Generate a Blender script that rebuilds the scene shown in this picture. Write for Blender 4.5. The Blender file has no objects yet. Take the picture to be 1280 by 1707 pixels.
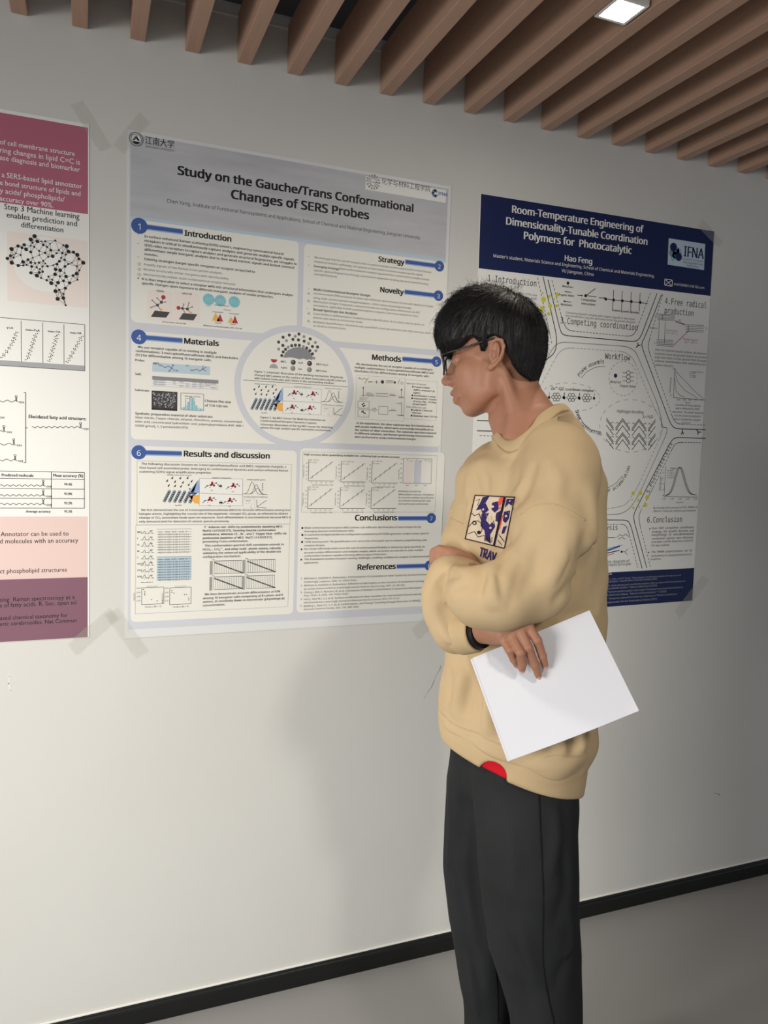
import bpy, bmesh, math, random
import numpy as np
from mathutils import Vector, Matrix

random.seed(7)
np.random.seed(7)
scn = bpy.context.scene
COL = scn.collection

# ------------------------------------------------------------------ camera
W, H = 1280.0, 1707.0
F_PX = 1250.65
YAW, PITCH, ROLL = 0.3788, -0.0861, 0.0337
CAM = np.array([0.0, -1.947, 1.5313])


def cam_axes():
    cy, sy = math.cos(YAW), math.sin(YAW)
    cp, sp = math.cos(PITCH), math.sin(PITCH)
    fwd = np.array([sy * cp, cy * cp, sp])
    right = np.array([cy, -sy, 0.0])
    up = np.cross(right, fwd)
    cr, sr = math.cos(ROLL), math.sin(ROLL)
    return cr * right + sr * up, -sr * right + cr * up, fwd


RT, UP, FW = cam_axes()
cam_data = bpy.data.cameras.new('camera')
cam_data.sensor_fit = 'VERTICAL'
cam_data.sensor_height = 24.0
cam_data.lens = 24.0 * F_PX / H
cam_data.clip_start = 0.05
cam = bpy.data.objects.new('camera', cam_data)
COL.objects.link(cam)
cam.matrix_world = Matrix(((RT[0], UP[0], -FW[0], CAM[0]), (RT[1], UP[1], -FW[1], CAM[1]),
                           (RT[2], UP[2], -FW[2], CAM[2]), (0, 0, 0, 1)))
scn.camera = cam

# ------------------------------------------------------------------ light
scn.view_settings.view_transform = 'Standard'
scn.view_settings.look = 'None'
scn.view_settings.gamma = 1.0
scn.view_settings.use_curve_mapping = False
scn.view_settings.exposure = 0.46

world = bpy.data.worlds.new('room_ambient')
scn.world = world
world.use_nodes = True
bg = world.node_tree.nodes['Background']
bg.inputs[0].default_value = (0.86, 0.92, 1.0, 1)
bg.inputs[1].default_value = 0.24


def look_at(o, target):
    d = Vector(target) - o.location
    o.rotation_euler = d.to_track_quat('-Z', 'Y').to_euler()


def area_light(name, loc, target, size, sizey, power, col):
    l = bpy.data.lights.new(name, 'AREA')
    l.shape = 'RECTANGLE'
    l.size, l.size_y = size, sizey
    l.energy = power
    l.color = col
    o = bpy.data.objects.new(name, l)
    COL.objects.link(o)
    o.location = loc
    look_at(o, target)
    return o


def spot_light(name, loc, target, power, col, angle, radius, blend=0.6):
    l = bpy.data.lights.new(name, 'SPOT')
    l.energy = power
    l.color = col
    l.spot_size = math.radians(angle)
    l.spot_blend = blend
    l.shadow_soft_size = radius
    o = bpy.data.objects.new(name, l)
    COL.objects.link(o)
    o.location = loc
    look_at(o, target)
    return o


# daylight from the windows at the left end of the corridor
wl = area_light('window_light', (-2.7, -2.3, 1.30), (0.3, -0.2, 0.40), 1.4, 1.1, 21, (1.0, 0.985, 0.955))
wl.data.spread = math.radians(84)
# downlights of the same row and of the second row, beyond the frame
spot_light('downlight_light', (-0.62, -0.70, 2.44), (-0.62, -0.70, 0), 50, (1.0, 0.94, 0.83), 132, 0.06, 0.9)
spot_light('downlight_light', (0.72, -2.75, 2.44), (0.60, -0.3, 0.80), 62, (1.0, 0.95, 0.86), 66, 0.13, 0.9)


# ------------------------------------------------------------------ materials
def new_mat(name, col, rough=0.6, spec=0.3, metal=0.0):
    m = bpy.data.materials.new(name)
    m.use_nodes = True
    b = m.node_tree.nodes['Principled BSDF']
    b.inputs['Base Color'].default_value = (*col, 1)
    b.inputs['Roughness'].default_value = rough
    b.inputs['Metallic'].default_value = metal
    b.inputs['Specular IOR Level'].default_value = spec
    return m


def srgb(r, g, b):
    def c(v):
        v /= 255.0
        return v / 12.92 if v <= 0.04045 else ((v + 0.055) / 1.055) ** 2.4
    return (c(r), c(g), c(b))


def noise_mat(name, c1, c2, scale, rough=0.6, spec=0.3, detail=4, bump=0.0, bscale=None, stretch=(1, 1, 1)):
    m = new_mat(name, c1, rough, spec)
    nt = m.node_tree
    b = nt.nodes['Principled BSDF']
    tc = nt.nodes.new('ShaderNodeTexCoord')
    mp = nt.nodes.new('ShaderNodeMapping')
    mp.inputs['Scale'].default_value = stretch
    nz = nt.nodes.new('ShaderNodeTexNoise')
    nz.inputs['Scale'].default_value = scale
    nz.inputs['Detail'].default_value = detail
    mx = nt.nodes.new('ShaderNodeMix')
    mx.data_type = 'RGBA'
    mx.inputs[6].default_value = (*c1, 1)
    mx.inputs[7].default_value = (*c2, 1)
    nt.links.new(tc.outputs['Object'], mp.inputs[0])
    nt.links.new(mp.outputs[0], nz.inputs['Vector'])
    nt.links.new(nz.outputs['Fac'], mx.inputs[0])
    nt.links.new(mx.outputs[2], b.inputs['Base Color'])
    if bump:
        n2 = nt.nodes.new('ShaderNodeTexNoise')
        n2.inputs['Scale'].default_value = bscale or scale
        n2.inputs['Detail'].default_value = 3
        nt.links.new(mp.outputs[0], n2.inputs['Vector'])
        bp = nt.nodes.new('ShaderNodeBump')
        bp.inputs['Strength'].default_value = bump
        bp.inputs['Distance'].default_value = 0.002
        nt.links.new(n2.outputs['Fac'], bp.inputs['Height'])
        nt.links.new(bp.outputs[0], b.inputs['Normal'])
    return m


def tag(o, label=None, cat=None, group=None, kind=None):
    if label:
        o['label'] = label
    if cat:
        o['category'] = cat
    if group:
        o['group'] = group
    if kind:
        o['kind'] = kind
    return o


def empty(name, loc):
    o = bpy.data.objects.new(name, None)
    o.empty_display_size = 0.05
    COL.objects.link(o)
    o.location = loc
    return o


def root_loc(o):
    p = Vector((0, 0, 0))
    while o is not None:
        p += o.location
        o = o.parent
    return p


def mesh_obj(name, verts, faces, mats, parent=None, midx=None, smooth=False, loc=None):
    """verts are world coordinates; the object's origin is its parent's origin (or loc)."""
    org = root_loc(parent) if parent is not None else Vector((0, 0, 0) if loc is None else tuple(loc))
    me = bpy.data.meshes.new(name)
    v = np.asarray(verts, dtype=float) - np.array(org)
    if isinstance(faces, np.ndarray) and faces.ndim == 2:
        n, k = faces.shape
        me.vertices.add(len(v))
        me.vertices.foreach_set('co', v.ravel())
        me.loops.add(n * k)
        me.loops.foreach_set('vertex_index', faces.ravel().astype(np.int32))
        me.polygons.add(n)
        me.polygons.foreach_set('loop_start', np.arange(0, n * k, k, dtype=np.int32))
        me.update(calc_edges=True)
    else:
        me.from_pydata([tuple(p) for p in v], [], faces)
    if not isinstance(mats, (list, tuple)):
        mats = [mats]
    for m in mats:
        me.materials.append(m)
    if midx is not None:
        me.polygons.foreach_set('material_index', np.asarray(midx, dtype=np.int32))
    if smooth:
        me.polygons.foreach_set('use_smooth', np.ones(len(me.polygons), dtype=bool))
    me.update()
    o = bpy.data.objects.new(name, me)
    COL.objects.link(o)
    if parent is not None:
        o.parent = parent
    else:
        o.location = org
    return o


def box_geo(x0, x1, y0, y1, z0, z1):
    v = [(x0, y0, z0), (x1, y0, z0), (x1, y1, z0), (x0, y1, z0), (x0, y0, z1), (x1, y0, z1), (x1, y1, z1), (x0, y1, z1)]
    f = [(0, 3, 2, 1), (4, 5, 6, 7), (0, 1, 5, 4), (1, 2, 6, 5), (2, 3, 7, 6), (3, 0, 4, 7)]
    return v, f


def box(name, x0, x1, y0, y1, z0, z1, mat, parent=None, bevel=0.0):
    v, f = box_geo(x0, x1, y0, y1, z0, z1)
    o = mesh_obj(name, v, f, mat, parent, loc=None if parent else ((x0 + x1) / 2, (y0 + y1) / 2, z0))
    if bevel:
        b = o.modifiers.new('bevel', 'BEVEL')
        b.width = bevel
        b.segments = 2
    return o


def ray(px, py):
    return (px - W / 2) / F_PX * RT - (py - H / 2) / F_PX * UP + FW


def wallpt(px, py):
    d = ray(px, py)
    p = CAM + d * (-CAM[1] / d[1])
    return p[0], p[2]


def wall_x(px, z):
    """x of the wall point at height z whose image column is px"""
    t = (px - W / 2) / F_PX
    a = RT - t * FW
    rhs = a @ CAM - a[2] * z
    return rhs / a[0]


# ------------------------------------------------------------------ setting
wall_mat = noise_mat('wall_paint', srgb(214, 213, 208), srgb(208, 206, 200), 3.0, 0.62, 0.25, bump=0.12, bscale=90)
upper_mat = noise_mat('concrete_grey', srgb(120, 118, 116), srgb(105, 103, 102), 4.0, 0.85, 0.1)
dark_mat = new_mat('plenum_dark', srgb(62, 58, 58), 0.9, 0.1)
floor_mat = noise_mat('floor_vinyl', srgb(152, 150, 148), srgb(145, 143, 141), 2.0, 0.42, 0.35, bump=0.05, bscale=60)
slat_mat = noise_mat('slat_wood', srgb(188, 154, 132), srgb(170, 136, 116), 8.0, 0.55, 0.3, stretch=(12, 0.8, 12))
base_mat = noise_mat('baseboard_black', srgb(16, 17, 17), srgb(24, 25, 25), 14.0, 0.35, 0.4)
trim_mat = new_mat('trim_white', srgb(196, 194, 190), 0.6, 0.3)

XL, XR, YF = -2.2, 5.2, -4.2
ZC = 2.4634
tag(box('wall_back', XL, XR, 0, 0.12, 0, 2.568, wall_mat), kind='structure')
tag(box('wall_upper', XL, XR, 0.03, 0.12, 2.60, 3.0, upper_mat), kind='structure')
tag(box('trim_1', XL, XR, -0.004, 0.12, 2.568, 2.60, trim_mat, bevel=0.003), kind='structure')
tag(box('floor', XL, XR, YF, 0.12, -0.1, 0, floor_mat), kind='structure')
tag(box('ceiling', XL, XR, YF, 0.12, 3.0, 3.08, dark_mat), kind='structure')
# skirting: flat face with a small rounded lip
prof = [(0, 0), (-0.014, 0), (-0.014, 0.043), (-0.012, 0.0475), (-0.0085, 0.0495), (-0.0075, 0.0525), (0, 0.0535)]
bv, bf = [], []
for x in (XL, XR):
    bv += [(x, y, z) for y, z in prof]
n = len(prof)
for i in range(n):
    j = (i + 1) % n
    bf.append((i, j, n + j, n + i))
bf += [tuple(range(n))[::-1], tuple(range(n, 2 * n))]
tag(mesh_obj('baseboard_back', bv, bf, base_mat, loc=(0, 0, 0)), kind='structure')

tag(box('trim_2', XL, XR, -0.0045, 0.0, 0.0535, 0.0590, new_mat('caulk_white', srgb(236, 234, 226), 0.45, 0.4), bevel=0.0015), kind='structure')

# ------------------------------------------------------------------ ceiling slats
ORD = ['first', 'second', 'third', 'fourth', 'fifth', 'sixth', 'seventh', 'eighth', 'ninth', 'tenth', 'eleventh',
       'twelfth', 'thirteenth', 'fourteenth', 'fifteenth', 'sixteenth', 'seventeenth', 'eighteenth', 'nineteenth', 'twentieth',
       'twenty-first', 'twenty-second']
slat0 = None
for i in range(20):
    x = -0.1555 + 0.1253 * i
    if slat0 is None:
        v, f = box_geo(0, 0.034, -3.4, -0.001, 0, 0.115)
        slat0 = mesh_obj('ceiling_slat', v, f, slat_mat, loc=(0, 0, 0))
        b = slat0.modifiers.new('bevel', 'BEVEL')
        b.width = 0.0015
        b.segments = 2
        s = slat0
    else:
        s = slat0.copy()
        COL.objects.link(s)
    s.location = (x, 0, ZC)
    tag(s, 'brown wooden ceiling slat meeting the wall, %s from the left of the photo' % ORD[i], 'ceiling slat',
        'wooden slats hung in a row under the ceiling')

# ------------------------------------------------------------------ square downlight between two slats
lamp = empty('recessed_downlight', (1.050, -0.567, ZC + 0.0005))
tag(lamp, 'glowing square recessed downlight with white rim fitted between ceiling slats', 'ceiling light')
lamp_white = new_mat('lamp_white', srgb(235, 232, 225), 0.4, 0.4)
glow = bpy.data.materials.new('lamp_glow')
glow.use_nodes = True
gn = glow.node_tree
gn.nodes.clear()
em = gn.nodes.new('ShaderNodeEmission')
em.inputs[0].default_value = (1.0, 0.93, 0.82, 1)
em.inputs[1].default_value = 90.0
go = gn.nodes.new('ShaderNodeOutputMaterial')
gn.links.new(em.outputs[0], go.inputs[0])
LX, LY, LZ, LH = 1.050, -0.567, ZC + 0.0005, 0.0395
# rim: a square ring
rv, rf = [], []
for z in (LZ, LZ + 0.012):
    for h in (LH, LH - 0.007):
        rv += [(LX - h, LY - h, z), (LX + h, LY - h, z), (LX + h, LY + h, z), (LX - h, LY + h, z)]
for k in range(4):
    j = (k + 1) % 4
    rf += [(k, j, 4 + j, 4 + k), (8 + k, 12 + k, 12 + j, 8 + j), (k, 8 + k, 8 + j, j), (4 + k, 4 + j, 12 + j, 12 + k)]
mesh_obj('rim', rv, rf, lamp_white, lamp)
# housing: box open at the bottom
h = LH - 0.003
hv, hf = box_geo(LX - h, LX + h, LY - h, LY + h, LZ + 0.010, LZ + 0.105)
mesh_obj('housing', hv, hf[1:], lamp_white, lamp)
# round glowing lens, slightly domed
lv, lf = [(LX, LY, LZ + 0.003)], []
for q, (rr, dz) in enumerate(((0.016, 0.002), (0.028, 0.004), (0.0345, 0.007))):
    lv += [(LX + rr * math.cos(a * math.pi / 12), LY + rr * math.sin(a * math.pi / 12), LZ + dz) for a in range(24)]
for a in range(24):
    b2 = (a + 1) % 24
    lf.append((0, 1 + b2, 1 + a))
    for q in range(2):
        lf.append((1 + q * 24 + a, 1 + q * 24 + b2, 25 + q * 24 + b2, 25 + q * 24 + a))
mesh_obj('lens', lv, lf, glow, lamp, smooth=True)
spot_light('downlight_light', (LX, LY, LZ - 0.004), (LX, LY, 0), 8, (1.0, 0.9, 0.75), 130, 0.03, 0.9)

# ------------------------------------------------------------------ flat printing on the wall sheets
_tc = {}
_tcurve = bpy.data.curves.new('lettering', 'FONT')
_tobj = bpy.data.objects.new('lettering', _tcurve)
COL.objects.link(_tobj)
FONTS = {'plain': _tcurve.font}
for _k, _fn in (('sans', 'NotoSansHebrew-Regular.woff2'), ('symbols', 'Inter.woff2'), ('mono', 'DejaVuSansMono.woff2')):
    # typefaces that ship with Blender itself; its built-in one is used if they are missing
    try:
        FONTS[_k] = bpy.data.fonts.load(bpy.utils.resource_path('LOCAL') + '/datafiles/fonts/' + _fn)
    except Exception:
        FONTS[_k] = FONTS['plain']


def text_geo(s, bold=0.0, res=2):
    top = max(ord(ch) for ch in s)
    face = 'plain' if top > 0x2fff else 'symbols' if top > 0x7e and Fig.face == 'sans' else Fig.face
    key = (s, bold, res, face)
    if key in _tc:
        return _tc[key]
    _tcurve.font = FONTS[face]
    _tcurve.body = s
    _tcurve.resolution_u = res
    _tcurve.offset = bold
    _tcurve.space_character = 1.0
    dg = bpy.context.evaluated_depsgraph_get()
    me = bpy.data.meshes.new_from_object(_tobj.evaluated_get(dg))
    v = np.empty(len(me.vertices) * 3)
    me.vertices.foreach_get('co', v)
    v = v.reshape(-1, 3)[:, :2].copy()
    f = [tuple(p.vertices) for p in me.polygons]
    bpy.data.meshes.remove(me)
    if len(v):
        v[:, 0] -= v[:, 0].min()
        w = v[:, 0].max()
    else:
        w = 1.0
    _tc[key] = (v, f, w)
    return _tc[key]


class Fig:
    """collects flat print shapes in wall coordinates (x, z); every layer lies a hair in front of the last"""
    tilt = 0.0
    face = 'sans'

    def __init__(self):
        self.v, self.f, self.m, self.mats = [], [], [], []
        self.items = []

    def mi(self, mat):
        if mat not in self.mats:
            self.mats.append(mat)
        return self.mats.index(mat)

    def poly(self, pts, mat, layer):
        b = len(self.v)
        y = -0.00128 - 0.00008 * layer
        self.v += [(p[0], y, p[1]) for p in pts]
        a = sum(pts[i][0] * pts[(i + 1) % len(pts)][1] - pts[(i + 1) % len(pts)][0] * pts[i][1] for i in range(len(pts)))
        idx = list(range(b, b + len(pts)))
        self.f.append(tuple(idx if a > 0 else idx[::-1]))
        self.m.append(self.mi(mat))
        self.items.append((b, len(self.v), len(self.f) - 1, len(self.f)))

    def line(self, pts, w, mat, layer, closed=False, dash=None):
        pts = [np.array(p, float) for p in pts]
        if closed:
            pts.append(pts[0])
        for a, b in zip(pts[:-1], pts[1:]):
            d = b - a
            L = float(np.hypot(*d))
            if L < 1e-7:
                continue
            d = d / L
            nn = np.array([-d[1], d[0]]) * w / 2
            if dash:
                t = 0.0
                while t < L:
                    e = min(t + dash * 0.6, L)
                    p, q = a + d * t, a + d * e
                    self.poly([p + nn, p - nn, q - nn, q + nn], mat, layer)
                    t += dash
            else:
                e = d * w * 0.3
                self.poly([a - e + nn, a - e - nn, b + e - nn, b + e + nn], mat, layer)

    def disc(self, c, r, mat, layer, n=18, rx=None, a0=0, a1=2 * math.pi):
        rx = rx or r
        full = abs(a1 - a0 - 2 * math.pi) < 1e-6
        k = n if full else n + 1
        self.poly([(c[0] + rx * math.cos(a0 + (a1 - a0) * i / n), c[1] + r * math.sin(a0 + (a1 - a0) * i / n))
                   for i in range(k)], mat, layer)

    def ring(self, c, r, w, mat, layer, n=32, a0=0, a1=2 * math.pi, rx=None, dash=None):
        rx = rx or r
        pts = [(c[0] + rx * math.cos(a0 + (a1 - a0) * i / n), c[1] + r * math.sin(a0 + (a1 - a0) * i / n)) for i in range(n + 1)]
        if dash:
            for i in range(0, n, 2):
                self.line(pts[i:i + 2], w, mat, layer)
        else:
            self.line(pts, w, mat, layer)

    def rrect(self, x0, z0, x1, z1, r, mat, layer):
        pts = []
        for cx, cz, a in ((x1 - r, z1 - r, 0), (x0 + r, z1 - r, 90), (x0 + r, z0 + r, 180), (x1 - r, z0 + r, 270)):
            pts += [(cx + r * math.cos(math.radians(a + t)), cz + r * math.sin(math.radians(a + t))) for t in (0, 30, 60, 90)]
        self.poly(pts, mat, layer)

    def rect(self, x0, z0, x1, z1, mat, layer):
        self.poly([(x0, z0), (x1, z0), (x1, z1), (x0, z1)], mat, layer)

    def frame(self, x0, z0, x1, z1, w, mat, layer, dash=None):
        self.line([(x0, z0), (x1, z0), (x1, z1), (x0, z1)], w, mat, layer, closed=True, dash=dash)

    def text_at(self, s, x, z, width=None, size=None, mat=None, layer=3, bold=0.0, ang=0.0, xs=1.0, center=False, res=2):
        v, f, w = text_geo(s, 0.0, res)
        if not len(v):
            return 0
        k = width / w if width else size * xs
        kz = k / xs
        ca, sa = math.cos(ang), math.sin(ang)
        y = -0.00128 - 0.00008 * layer
        off = -w * k / 2 if center else 0.0
        b0, f0 = len(self.v), len(self.f)
        t = bold * kz * 1.0
        # bold: the same letters set again a hair's breadth apart
        for ox, oz in (((-t, -t * .5), (t, -t * .5), (-t, t * .5), (t, t * .5)) if bold > .03 and res > 1 else ((-t, 0), (t, 0)) if bold else ((0, 0),)):
            b = len(self.v)
            y -= 0.00001
            for p in v:
                px, pz = p[0] * k + off + ox, p[1] * kz + oz
                self.v.append((x + px * ca - pz * sa, y, z + px * sa + pz * ca))
            self.f += [tuple(i + b for i in t_) for t_ in f]
            self.m += [self.mi(mat)] * len(f)
        self.items.append((b0, len(self.v), f0, len(self.f)))
        return k

    def text(self, x0, y0, x1, s, mat, layer=3, bold=0.0, xs=1.04, res=1):
        """s on the baseline that starts at photo point (x0, y0) and ends at photo column x1"""
        X, Z = wallpt(x0, y0)
        X1 = wall_x(x1, Z)
        X1 = wall_x(x1, Z + (X1 - X) * math.tan(Fig.tilt))
        return self.text_at(s, X, Z, width=abs(X1 - X) / math.cos(Fig.tilt), mat=mat, layer=layer, bold=bold, ang=Fig.tilt, xs=xs, res=res)

    def build(self, name, parent):
        if not self.v:
            return None
        return mesh_obj(name, self.v, self.f, self.mats, parent, midx=self.m)


def build_split(g, name, parent, gap=.005):
    """builds a figure as one part per separate cluster of print"""
    V = np.array(g.v)
    todo = []
    for a, b, fa, fb in g.items:
        q = V[a:b]
        todo.append((q[:, 0].min() - gap, q[:, 0].max() + gap, q[:, 2].min() - gap, q[:, 2].max() + gap, a, b, fa, fb))
    while todo:
        cur = [todo.pop(0)]
        i = 0
        while i < len(cur):
            c = cur[i]
            rest = []
            for h in todo:
                (cur if h[0] < c[1] and c[0] < h[1] and h[2] < c[3] and c[2] < h[3] else rest).append(h)
            todo = rest
            i += 1
        o = Fig()
        o.mats = list(g.mats)
        for c in cur:
            sft = len(o.v) - c[4]
            o.v += g.v[c[4]:c[5]]
            o.f += [tuple(i + sft for i in t) for t in g.f[c[6]:c[7]]]
            o.m += g.m[c[6]:c[7]]
        o.build(name, parent)


class Crop:
    """a window of the photo: (x, y) in the window -> photo pixels -> the wall"""
    def __init__(self, ox, oy, k):
        self.ox, self.oy, self.k = ox, oy, k

    def px(self, x, y):
        return self.ox + x * self.k, self.oy + y * self.k

    def w(self, x, y):
        return wallpt(*self.px(x, y))

    def pts(self, *a):
        return [self.w(a[i], a[i + 1]) for i in range(0, len(a), 2)]

    def texts(self, fig, rows, mat, layer=3, bold=0.0, xs=1.04, res=1):
        for x0, y0, x1, s in rows:
            a = self.px(x0, y0)
            fig.text(a[0], a[1], self.px(x1, 0)[0], s, mat, layer, bold, xs, res)


PR = dict(rough=0.45, spec=0.35)
INK = new_mat('ink_black', srgb(32, 32, 36), 0.5, 0.3)
INK2 = new_mat('ink_grey', srgb(72, 72, 76), 0.5, 0.3)
INK3 = new_mat('ink_pale_grey', srgb(165, 165, 168), 0.5, 0.3)
WHITE = new_mat('print_white', srgb(236, 235, 230), 0.42, 0.35)
CREAM = new_mat('print_cream', srgb(233, 231, 222), 0.42, 0.35)
SHEETC = new_mat('sheet_pale', srgb(222, 223, 222), 0.35, 0.4)
LAV = new_mat('print_lavender', srgb(206, 207, 214), 0.4, 0.35)
BLUE = new_mat('print_blue', srgb(62, 92, 158), 0.42, 0.35)
BLUE2 = new_mat('print_light_blue', srgb(150, 175, 214), 0.42, 0.35)
SKYB = new_mat('print_sky_blue', srgb(186, 204, 216), 0.42, 0.35)
TEAL = new_mat('print_teal', srgb(118, 192, 200), 0.42, 0.35)
RED = new_mat('print_red', srgb(176, 40, 50), 0.42, 0.35)
ORANGE = new_mat('print_orange', srgb(238, 176, 84), 0.42, 0.35)
PINKP = new_mat('print_pale_pink', srgb(236, 224, 216), 0.42, 0.35)
GREYD = new_mat('print_dark_grey', srgb(64, 64, 66), 0.42, 0.35)
GREYM = new_mat('print_mid_grey', srgb(136, 137, 140), 0.42, 0.35)
STEEL = new_mat('print_steel', srgb(120, 140, 156), 0.42, 0.35)
HEADPIC = noise_mat('print_header_photo', srgb(208, 208, 210), srgb(168, 170, 174), 5.0, 0.42, 0.35, detail=6, stretch=(1.0, 1, 7))
NAVY = noise_mat('print_navy', srgb(26, 38, 84), srgb(22, 33, 76), 3.0, 0.42, 0.3)
MAUVE = noise_mat('print_mauve', srgb(186, 108, 126), srgb(172, 100, 120), 2.0, 0.42, 0.35)
PLUM = noise_mat('print_plum', srgb(136, 98, 112), srgb(128, 92, 106), 2.0, 0.42, 0.35)
BLUSH = new_mat('print_blush', srgb(226, 200, 192), 0.42, 0.35)
YELLOW = new_mat('print_yellow', srgb(214, 208, 44), 0.42, 0.35)
MAGENTA = new_mat('print_magenta', srgb(186, 60, 120), 0.42, 0.35)
SEM = noise_mat('print_micrograph', srgb(52, 48, 50), srgb(70, 66, 68), 60.0, 0.42, 0.35)


def sheet(name, corners, mat, parent, t=0.0009, curl=0.0):
    """a thin paper sheet with thickness; the right edge may lift off the wall a little"""
    tl, tr, br, bl = [np.array(c) for c in corners]
    nx, nz = 24, 24
    v = []
    for side in (0, 1):
        for j in range(nz + 1):
            for i in range(nx + 1):
                s, q = i / nx, j / nz
                p = (tl * (1 - s) + tr * s) * (1 - q) + (bl * (1 - s) + br * s) * q
                v.append((p[0], -0.0003 - (t if side == 0 else 0.0), p[1]))
    f = []
    N = (nx + 1) * (nz + 1)
    for j in range(nz):
        for i in range(nx):
            a = j * (nx + 1) + i
            f.append((a, a + nx + 1, a + nx + 2, a + 1))
            f.append((N + a, N + a + 1, N + a + nx + 2, N + a + nx + 1))
    ed = [j * (nx + 1) for j in range(nz + 1)], [j * (nx + 1) + nx for j in range(nz + 1)], list(range(nx + 1)), [nz * (nx + 1) + i for i in range(nx + 1)]
    for e, flip in zip(ed, (0, 1, 1, 0)):
        for a, b in zip(e[:-1], e[1:]):
            q = (a, N + a, N + b, b)
            f.append(q if flip else q[::-1])
    return mesh_obj(name, v, f, mat, parent)


def pwall(px, py):
    return wallpt(px, py)


# =================================================================== centre poster
c1, c2, c3 = Crop(200, 200, .21875), Crop(480, 250, .226563), Crop(205, 530, .230469)
c4, c5, c6 = Crop(480, 530, .21875), Crop(205, 730, .230469), Crop(480, 730, .21875)
cc = Crop(390, 540, .1640625)
Z_TOP = 2.2552
PXL, PXR, PZB = 0.0953, 0.9390, 1.0552
poster = empty('research_poster', (0.517, 0, 1.035))
tag(poster, 'pale poster with blue numbered headings and a ring in its middle', 'poster', 'research posters on the wall')
sheet('sheet', [(PXL - 0.006, Z_TOP + 0.004), (PXR + 0.004, Z_TOP + 0.004), (PXR + 0.004, PZB - 0.022), (PXL - 0.006, PZB - 0.022)], SHEETC, poster)
g = Fig(); g.rect(PXL, PZB, PXR - 0.004, Z_TOP - 0.004, LAV, 0); g.build('tinted_ground', poster)
hz = wallpt(217, 362)[1]
g = Fig(); g.rect(PXL + 0.002, hz, PXR - 0.006, Z_TOP - 0.005, HEADPIC, 1)
g.rect(PXL + 0.002, hz - 0.004, PXR - 0.006, hz + 0.004, SKYB, 2)
banner = g.build('header_banner', poster)
# university emblem with brushed characters
g = Fig(); e = c1.w(123, 148)
g.ring(e, 0.0155, 0.0022, STEEL, 3, 28); g.disc(e, 0.0125, GREYM, 3, 24); g.disc((e[0], e[1]), 0.0105, WHITE, 4, 24)
g.poly([(e[0] - .0085, e[1] - .003), (e[0], e[1] + .0095), (e[0] + .0085, e[1] - .003), (e[0] + .003, e[1] - .003), (e[0], e[1] + .002), (e[0] - .003, e[1] - .003)], INK, 5)
g.disc((e[0], e[1] - .002), 0.009, INK, 5, 12, a0=math.radians(200), a1=math.radians(340))
c1.texts(g, [(192, 178, 412, '江南大学')], INK, 3, 0.012, 0.85)
c1.texts(g, [(192, 208, 415, 'JIANGNAN UNIVERSITY')], INK2, 3, 0, 0.9)
g.build('university_logo', banner)
g = Fig(); e = c2.w(625, 237)
a_, b_ = c2.w(572, 160), c2.w(1050, 320)
g.rect(a_[0], c2.w(572, 292)[1], wall_x(748, Z_TOP) - 0.008, Z_TOP - 0.008, WHITE, 2)
for k in range(14):
    a = k * 2 * math.pi / 14
    for r, s in ((0.0175, 0.0028), (0.0125, 0.002), (0.009, 0.0015)):
        g.disc((e[0] + r * math.cos(a), e[1] + r * math.sin(a)), s, INK3 if k % 3 else GREYM, 3, 8)
g.text_at('CHEM', e[0], e[1] - .003, size=0.008, mat=INK2, layer=3, center=True)
c2.texts(g, [(688, 248, 1045, '化学与材料工程学院')], INK2, 3, 0.0, 0.9)
g.build('school_logo', banner)
g = Fig(); e = c2.w(1080, 318)
for k, (dx, dz, r) in enumerate(((-.004, .004, .005), (0, .007, .004), (.004, .005, .0035), (-.007, -.001, .004), (-.004, -.006, .0042), (.001, -.008, .004), (.005, -.006, .0035))):
    g.disc((e[0] + dx, e[1] + dz), r, BLUE if k % 2 else STEEL, 4, 10)
c2.texts(g, [(1104, 332, 1172, 'IFNA')], BLUE, 4, 0.02)
g.build('institute_logo', banner)
g = Fig()
g.text(296.5, 291, 688, 'Study on the Gauche/Trans Conformational', INK, 3, 0.034, 1.1, 3)
g.text(385.5, 331, 614, 'Changes of SERS Probes', INK, 3, 0.034, 1.1, 3)
g.build('title_text', poster)
g = Fig()
g.text(278.3, 337.8, 699.8, 'Chen Yang, Institute of Functional Nanosystems and Applications, School of Chemical and Material Engineering, Jiangnan University', INK, 3, 0.0, 0.9, 2)
build_split(g, 'author_text', poster)


def panel(x0, zt, x1, zb, r=0.012):
    g = Fig(); g.rrect(x0, zb, x1, zt, r, CREAM, 1)
    return g.build('text_panel', poster)


def heading(pan, crop, x0, y0, x1, s, num, bc, rpx, barx):
    """printed heading, its blue bar and the round number badge"""
    g = Fig(); crop.texts(g, [(x0, y0, x1, s)], INK, 4, 0.036, 1.08, 3)
    g.build('heading_text', pan)
    e = crop.w(*bc)
    r = rpx * crop.k / 620.0
    bx = wall_x(crop.px(barx, 0)[0], e[1])
    g = Fig()
    xa, xb = min(e[0], bx), max(e[0], bx)
    g.rect(xa, e[1] - 0.0075, xb, e[1] + 0.0065, BLUE2, 2)
    g.rect(xa, e[1] - 0.0045, xb, e[1] + 0.0045, BLUE, 3)
    g.build('heading_bar', pan)
    g = Fig(); g.disc(e, r, BLUE, 4, 28)
    k = r * 1.35
    g.text_at(num, e[0], e[1] - k * 0.36, size=k, mat=WHITE, layer=5, center=True, res=3)
    g.build('number_badge', pan)


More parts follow.
